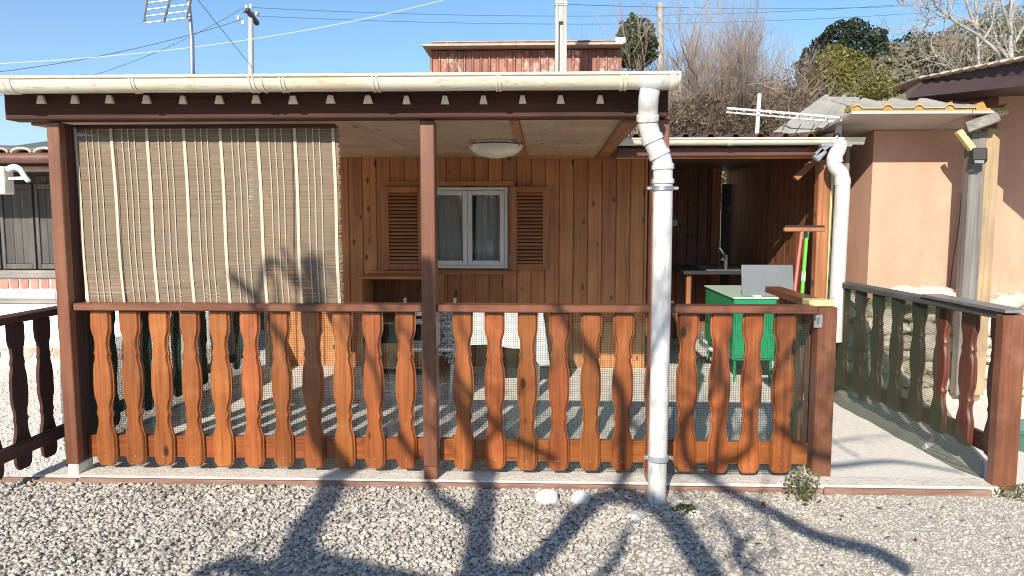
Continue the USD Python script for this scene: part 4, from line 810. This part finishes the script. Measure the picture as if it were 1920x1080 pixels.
for i, (u, y, w_, h_, lab, mt) in enumerate(low):
    b_ = on(u, y); bush('dry_bush' if mt == 'leaf_dry' else 'green_bush', lab, 'bush', b_+(0, 0, h_*.6), (w_*.62, .6, h_*.75), 5200 if mt == 'leaf_dry' else 2600, .028, mt, 60+i)
    if mt == 'leaf_dry':
        big, small = twigs(b_, h_*1.5, 1.2, 160+i, levels=3, n0=8, r0=.014, nb=(4, 6)); obj('twigs', big+small, M['twig'], '/World/'+('dry_bush' if i == 0 else 'dry_bush_%03d' % i))
c = at(1190, 92, 13.0); bush('evergreen_tree', 'light green leafy tree at the right end of the rusty shed', 'tree', c, (.36, .4, .50), 2600, .045, 'leaf_mid', 81)
c = at(1170, 60, 13.2); bush('evergreen_tree', 'small dark sprig of leaves topping the light green tree', 'tree', at(1207, 62, 13.2), (.16, .2, .24), 420, .04, 'leaf_dark', 82)
c = at(1588, 125, 19.0); bush('evergreen_tree', 'dark rounded evergreen tree on the bank', 'tree', c, (.98, 1.0, 1.05), 11000, .05, 'leaf_dark', 83, lump=.3)
bush('evergreen_tree', 'dark lower evergreen left of the rounded one', 'tree', at(1540, 150, 19.3), (.62, .8, .85), 4500, .05, 'leaf_dark', 84, lump=.3)
bush('bamboo_bush', 'yellow green bushy clump before the dark evergreen', 'bush', at(1572, 150, 14.5), (.56, .5, .52), 5000, .042, 'leaf_yellow', 85, narrow=.35)
bush('bamboo_bush', 'yellow green sprig rising left of the dark evergreen centre', 'bush', at(1562, 112, 14.7), (.22, .25, .30), 900, .042, 'leaf_yellow', 86, narrow=.35)
bush('bamboo_bush', 'yellow green low clump above the grey roof sheet', 'bush', at(1620, 168, 14.2), (.55, .4, .34), 2600, .042, 'leaf_yellow', 87, narrow=.35)
for i, (u, v, y, rx, rz, lab, mt) in enumerate(((1660, 150, 17, .55, .5, 'olive grey bush right of the dark evergreen', 'leaf_olive'), (1700, 128, 22, .95, .7, 'pale olive bush on the bank under the bare branches', 'leaf_olive'), (1765, 118, 24, 1.2, .8, 'pale olive bush left of the pale trunks', 'leaf_olive'),
                                       (1840, 100, 26, 1.5, 1.1, 'grey green bush behind the pale trunks', 'leaf_olive'), (1915, 85, 28, 1.7, 1.4, 'grey green bush at the right edge of the bank', 'leaf_olive'), (1740, 105, 32, 2.2, .8, 'dark green bush on the crest of the bank', 'leaf_dark'))):
    bush('bank_bush', lab, 'bush', at(u, v, y), (rx, rx*.8, rz), 4200, .05+.002*y*.5, mt, 100+i)
# pale bare trees at the upper right
def limb_tree(name, label, y, limbs, seed, mat='bark_pale', tw='twig_grey'):
    t = thing(name, label, 'tree'); ms, tws = [], []; r = np.random.default_rng(seed)
    for pts, w0, w1 in limbs:
        p = curve([at(u, v, y+dy) for u, v, dy in pts], 16); ms.append(tube(p, np.linspace(w0, w1, 16)*.72/1386*y/2, 8))
        for k in range(12):
            i = r.integers(5, 16); d = p[i]-p[i-1]; d /= np.linalg.norm(d); e = d+r.normal(size=3)*.7+(0, 0, .2); e /= np.linalg.norm(e); b_, s_ = twigs(p[i], .9, 1.2, r.integers(1e6), levels=2, n0=1, r0=.010, lean=tuple(e*1.2), up=.2, nb=(2, 4)); tws += b_+s_
    obj('trunk', ms, M[mat], t, smooth=50); obj('twigs', tws, M[tw], t)
limb_tree('bare_tree', 'pale bare tree with twin trunks at the top right corner', 13.0, [
    ([(1900, 190, 0), (1896, 110, 0), (1895, 40, .1), (1898, -40, .1)], 13, 9), ([(1890, 170, 0), (1870, 100, .2), (1838, 68, .2), (1818, 20, .2), (1800, -40, .2)], 10, 6), ([(1838, 68, .2), (1790, 40, .1), (1756, 12, 0), (1745, -10, -.1)], 7, 4),
    ([(1895, 60, 0), (1880, 10, -.2), (1875, -50, -.2)], 8, 5), ([(1896, 90, 0), (1920, 50, .2), (1950, -10, .3)], 9, 6), ([(1830, 45, .2), (1780, 25, .2), (1700, 8, .2)], 4, 2), ([(1760, 20, 0), (1735, 45, 0), (1705, 55, 0)], 3, 1.5)], 7)
limb_tree('bare_tree', 'pale slender bare tree just left of the twin trunks', 15.0, [
    ([(1845, 200, 0), (1836, 130, 0), (1832, 60, 0), (1828, -30, 0)], 9, 6), ([(1838, 120, 0), (1800, 130, .1), (1760, 105, .1)], 4, 2), ([(1834, 90, 0), (1862, 40, 0), (1858, -20, 0)], 6, 4), ([(1890, 110, .3), (1868, 75, .3), (1850, -10, .3)], 6, 4)], 8)
for i, (u, y, h, lab) in enumerate(((1795, 20, 2.6, 'dark twiggy sapling right of the olive bushes'), (1755, 21, 2.4, 'dark twiggy sapling between the olive bushes'), (1670, 20, 1.6, 'thin twigs standing right of the dark evergreen'))):
    b_ = at(u, 135 if i < 2 else 118, y); t_ = thing('bare_sapling', lab, 'sapling'); big, small = twigs(b_, h*.75, .8, 130+i, levels=3, n0=4, r0=.02); obj('trunk', big, M['bark'], t_); obj('twigs', small, M['twig'], t_)

# ---------------------------------------------------------------- neighbouring cabin at the left
nc = thing('neighbour_cabin', 'neighbouring low cabin with dark shutters above a brick and white base', 'cabin'); NY = 7.3
n0, n1 = -9.0, X(425, 540, NY)
zz_ = lambda v: Z(50, v, NY)
obj('wall', box((n0, NY+.03, .4), (n1, NY+.2, 2.0), .003), M['black_z'], nc)
x = n1
while x > -6.6:
    obj('wall_board', box((x-.118, NY+.012, zz_(505)), (x-.002, NY+.029, zz_(330)), .003), M['black_z'], nc); x -= .12
for u0, u1 in ((-90, 2), (6, 68), (72, 140)):
    a, b, z0, z1 = X(u0, 450, NY), X(u1, 450, NY), zz_(504), zz_(345)
    s = obj('shutter', [box((a, NY-.03, z0), (a+.035, NY+.01, z1), .004), box((b-.035, NY-.03, z0), (b, NY+.01, z1), .004), box((a+.036, NY-.029, z0), (b-.036, NY+.01, z0+.05), .004), box((a+.036, NY-.029, z1-.05), (b-.036, NY+.01, z1), .004)], M['black_z'], nc)
    k = max(2, int((b-a-.07)/.075))
    for i in range(k):
        w_ = (b-a-.074)/k; obj('slat', box((a+.037+i*w_+.001, NY-.016, z0+.052), (a+.037+(i+1)*w_-.001, NY+.006, z1-.052), .003), M['black_z'], s)
obj('sill', box((n0, NY-.07, zz_(520)), (n1, NY+.02, zz_(506)), .004), M['grey_x'], nc)
br_ = obj('brick_course', box((n0, NY-.035, zz_(541)), (n1, NY+.02, zz_(521)), .002), M['mortar'], nc)
x = n1-.01; p_ = (X(95, 530, NY)-X(76, 530, NY))
while x > -6.3: obj('brick', box((x-p_*.82, NY-.046, zz_(539.5)), (x, NY-.03, zz_(523)), .003), M['brick'], br_); x -= p_
obj('base_wall', box((n0, NY-.04, zz_(559)), (n1, NY+.02, zz_(542)), .002), M['white_paint'], nc, label='white painted course under the bricks')
x = n1-.3
while x > -6.3: obj('base_joint', box((x-.006, NY-.0425, zz_(558)), (x, NY-.0395, zz_(543)), .0005), M['grey_z'], nc); x -= .36
obj('ledge', box((n0, NY-.075, zz_(567)), (n1, NY+.02, zz_(560)), .004), M['grey_x'], nc)
obj('base_wall', box((n0, NY-.04, zz_(646)), (n1, NY+.02, zz_(568)), .002), M['white_paint'], nc, label='white painted wall above the stone slabs')
sb = obj('slab_base', box((n0, NY-.045, .0), (n1, NY+.02, zz_(647)), .002), M['mortar'], nc)
import shapely
from shapely.geometry import MultiPoint, box as sbox
r_ = np.random.default_rng(3); hS = zz_(647); pts_ = np.stack([r_.uniform(-6.4, n1, 70), r_.uniform(0, hS, 70)], 1)
for g_ in shapely.voronoi_polygons(MultiPoint(pts_)).geoms:
    q = g_.intersection(sbox(-6.4, .01, n1-.01, hS-.01)).buffer(-.008)
    if q.area > .002 and q.geom_type == 'Polygon': obj('stone_slab', prism(list(q.exterior.coords)[:-1], NY-.056-.006*r_.random(), NY-.043), M['slab'], sb)
ey = 6.55
obj('roof', [bar((-6.2, ey, Z(40, 292, ey)), (-6.2, 8.7, Z(40, 292, ey)+.20), 6.4+2*(n1+.05+3.0), .05, .004)], M['tile'], nc)
x = X(100, 285, ey)
xs_t = np.arange(-8.6, n1+.1, .21)
for x in xs_t:
    a = np.linspace(0, np.pi, 8); z_ = Z(40, 290, ey)+.02
    if x > -6.4: obj('roof_tile', prism([(x+.10*math.cos(t), z_+.045*math.sin(t)) for t in a]+[(x+.08*math.cos(t), z_-.01+.035*math.sin(t)) for t in a[::-1]], ey-.06, ey+.55), M['tile'], nc)
obj('gutter', tube([(-9, ey-.10, Z(40, 298, ey)), (n1+.2, ey-.10, Z(40, 298, ey))], .046, 12), M['roof_brown'], nc, smooth=40)
obj('fascia', box((-9, ey+.02, Z(40, 312, ey)), (n1+.2, ey+.05, Z(40, 300, ey)), .003), M['dark_x'], nc)
obj('awning_strip', box((-9, 6.9, Z(40, 318, 6.9)), (n1, 7.28, Z(40, 310, 6.9)), .003), M['tile'], nc)
wl = thing('wall_lantern', 'cream bracket post with white curved lamp arm at the left edge', 'lamp')
obj('post_box', box((X(-14, 340, 6.2), 6.15, Z(5, 364, 6.2)), (X(15, 340, 6.2), 6.28, Z(5, 312, 6.2)), .01), M['foam_pale'], wl)
obj('arm', tube(curve([at(14, 318, 6.2), at(26, 313, 6.2), at(38, 318, 6.2), at(47, 332, 6.2), at(54, 340, 6.2)], 14), np.linspace(.028, .02, 14), 10), M['metal_white'], wl, smooth=40)
obj('strut', bar(at(15, 335, 6.2), at(46, 334, 6.2), .02, .025, .003), M['metal_white'], wl)

# ---------------------------------------------------------------- small things on the ground
for i, (u, v, r, lab) in enumerate(((1026, 948, (.062, .045, .045), 'larger white rock by the kerb, left of its pair'), (1089, 948, (.050, .042, .045), 'round white rock by the kerb, right of its pair'), (1190, 979, (.038, .03, .022), 'flat grey white stone left of the downpipe foot'))):
    c = gr(u, v); obj('white_rock', stone((c[0], c[1]+r[1]*.6, r[2]*.55), r, 20+i, 3, .3), M['pebble_white'], smooth=50, label=lab, cat='rock')
def weed(label, u, v, rad, n, size, seed, mat='leaf_mid', z=0.0):
    c = gr(u, v, z); t = thing('weed', label, 'weed'); r = np.random.default_rng(seed)
    obj('leaves', leaves((c[0], c[1], z+rad[2]*.5), rad, n, size, seed), M[mat], t)
    obj('stem', [tube([(c[0]+r.normal()*.01, c[1]+r.normal()*.01, z), (c[0]+r.normal()*rad[0]*.6, c[1]+r.normal()*rad[1]*.5, z+rad[2]*r.uniform(.6, 1.3))], (.003, .0015), 4) for _ in range(9)], M['leaf_mid'], t)
weed('pale scraggly weed growing at the foot of the gate post', 1505, 930, (.085, .07, .10), 300, .012, 31, 'leaf_weed', .03)
weed('small green weed right of the downpipe foot', 1285, 962, (.055, .045, .03), 260, .010, 32)
weed('tiny green weed in the gravel below the left white rock', 1017, 1022, (.022, .02, .018), 70, .008, 33)
weed('low dull weed at the foot of the fence front post', 1905, 935, (.10, .06, .05), 200, .011, 34, 'leaf_weed')
weed('faint grey green moss weed in the left gravel', 330, 930, (.11, .05, .016), 120, .008, 35, 'leaf_weed')

# ---------------------------------------------------------------- the pollarded tree behind the viewer, whose shadow falls here
TY = -1.15
tr = thing('pollarded_tree', 'bare pollarded tree out of view whose shadow crosses railing and gravel', 'tree')
def cast(u, v, surf, dy=0.0):
    p = gr(u, v) if surf == 'g' else at(u, v, F+.05)
    t = (p[1]-(TY+dy))/-SUN[1]; return p+SUN*t
LIMBS = [
    ([(890, 1130, 'g', 0), (700, 1085, 'g', -.1), (570, 1045, 'g', -.2), (588, 985, 'g', -.2), (617, 940, 'g', -.1), (638, 900, 'g', -.1), (640, 880, 'f', -.1), (592, 800, 'f', 0), (582, 660, 'f', 0), (577, 560, 'f', .1), (572, 480, 'f', .1)], .080, .050),
    ([(600, 1060, 'g', -.1), (520, 1078, 'g', -.1), (440, 1060, 'g', -.2), (380, 1075, 'g', -.2)], .060, .03),
    ([(585, 790, 'f', 0), (535, 650, 'f', -.1), (490, 590, 'f', -.1), (468, 552, 'f', -.1), (421, 508, 'f', -.2)], .034, .018),
    ([(470, 560, 'f', -.1), (478, 520, 'f', -.1), (492, 478, 'f', 0)], .020, .018), ([(500, 600, 'f', -.1), (508, 540, 'f', -.1), (494, 484, 'f', 0), (512, 486, 'f', 0), (545, 530, 'f', 0)], .018, .014), ([(570, 570, 'f', 0), (545, 510, 'f', 0), (518, 455, 'f', .1)], .028, .012),
    ([(888, 1130, 'g', .1), (903, 1010, 'g', .1), (913, 935, 'g', .2), (907, 880, 'f', .2), (882, 800, 'f', .2), (845, 745, 'f', .2), (815, 690, 'f', .2), (811, 600, 'f', .3), (806, 500, 'f', .3)], .070, .040),
    ([(902, 990, 'g', .1), (855, 952, 'g', .1), (818, 922, 'g', .0), (770, 850, 'f', 0), (722, 770, 'f', 0), (700, 690, 'f', -.1), (640, 590, 'f', -.1)], .036, .014),
    ([(930, 800, 'f', .3), (885, 870, 'f', .3), (905, 905, 'f', .3)], .02, .03), ([(1040, 860, 'f', .2), (935, 800, 'f', .2), (850, 700, 'f', .2), (835, 630, 'f', .2)], .03, .016),
    ([(900, 1125, 'g', 0), (1000, 1062, 'g', -.1), (1065, 995, 'g', -.2), (1105, 950, 'g', -.2), (1155, 930, 'g', -.2), (1200, 938, 'g', -.2), (1255, 968, 'g', -.2), (1300, 1030, 'g', -.1), (1335, 1085, 'g', -.1), (1360, 1140, 'g', 0)], .072, .05),
    ([(1150, 930, 'g', -.2), (1172, 905, 'g', -.2), (1168, 870, 'f', -.2), (1165, 740, 'f', -.3), (1110, 665, 'f', -.3), (1062, 605, 'f', -.3), (1046, 570, 'f', -.4)], .042, .02), ([(1168, 800, 'f', -.3), (1230, 700, 'f', -.3), (1290, 600, 'f', -.3)], .03, .012),
    ([(1700, 1070, 'g', .2), (1640, 1035, 'g', .2), (1530, 1005, 'g', .2), (1440, 958, 'g', .1), (1370, 925, 'g', .1), (1318, 897, 'g', 0), (1288, 860, 'f', 0), (1283, 790, 'f', 0), (1340, 720, 'f', 0), (1310, 640, 'f', .1)], .045, .018),
    ([(1340, 890, 'f', .1), (1350, 800, 'f', .1), (1360, 740, 'f', .1), (1345, 650, 'f', .1)], .03, .016), ([(1300, 880, 'f', .1), (1400, 845, 'f', .1), (1412, 770, 'f', 0), (1440, 720, 'f', 0), (1492, 640, 'f', 0)], .03, .014),
    ([(1800, 890, 'g', .3), (1700, 872, 'g', .3), (1640, 870, 'g', .3), (1560, 878, 'g', .3), (1530, 845, 'f', .2), (1460, 800, 'f', .2)], .014, .026), ([(1430, 1080, 'g', .2), (1380, 1045, 'g', .2), (1390, 1010, 'g', .2)], .02, .02), ([(910, 1140, 'g', 0), (1130, 1080, 'g', .1), (1180, 1000, 'g', .1)], .03, .012)]
lm = []
for pts, w0, w1 in LIMBS:
    p = curve([cast(u, v, s, d) for u, v, s, d in pts], 9*len(pts)); rr = np.linspace(w0*.86, w1*1.12+.003, len(p))*(1+.22*(meshkit.noise(p*5, 3)-.5)); lm.append(tube(p, rr, 9))
tw_r = np.random.default_rng(77); tws_ = []
for n_l, (pts, w0, w1) in enumerate(LIMBS):
    if n_l in (0, 2, 3, 4, 5): continue
    p = curve([cast(u, v, s, d) for u, v, s, d in pts], 9*len(pts))
    for k in range(5):
        i = tw_r.integers(len(p)//3, len(p)); b_, s2_ = twigs(p[i], 1.0, 1.1, tw_r.integers(1e6), levels=2, n0=1, r0=.009, up=.6, nb=(2, 4)); tws_ += b_+s2_
obj('twigs', tws_, M['twig'], tr)
crotch = cast(890, 1125, 'g'); foot = np.array([crotch[0]+.15, TY, -.02])
lm.append(tube(curve([foot, foot+(.02, .02, .5), (foot+crotch)/2+(.05, 0, 0), crotch+(0, 0, .1)], 24), np.concatenate([np.linspace(.21, .135, 6), np.linspace(.135, .14, 18)]), 14))
obj('trunk', lm, M['bark'], tr, smooth=60)

# ---------------------------------------------------------------- what stands behind the viewer and shows in the window panes
hd = thing('hedge', 'tall dark hedge across the lane out of view, mirrored in the window panes', 'hedge')
for k in range(7):
    c = (-9+3.0*k, -15+RNG.uniform(-.5, .5), 1.7); obj('crown', leaves(c, (2.0, 1.2, 2.1), 2500, .16, 300+k), M['leaf_dark'], hd); obj('trunk', tube([(c[0], c[1], -.05), c], (.09, .05), 7), M['bark'], hd)

lv, lf = [], []
for k in range(90):
    x, y, a = RNG.uniform(-3.0, 3.2), KY-.02-abs(RNG.normal(0, .45)), RNG.uniform(0, 6.28); l = RNG.uniform(.010, .022)
    d, e = np.array([math.cos(a), math.sin(a), RNG.uniform(-.25, .25)])*l, np.array([-math.sin(a), math.cos(a), RNG.uniform(-.3, .3)])*l*.45; c = np.array([x, y, .022])
    lv += [c-d, c-e*.9+(0, 0, .003), c+d, c+e+(0, 0, .003)]; lf.append([4*k, 4*k+1, 4*k+2, 4*k+3])
obj('dry_leaves', (np.array(lv), np.array(lf)), M['leaf_dry'], label='scattered small dry leaves on the gravel near the kerb', cat='leaves', kind='stuff')
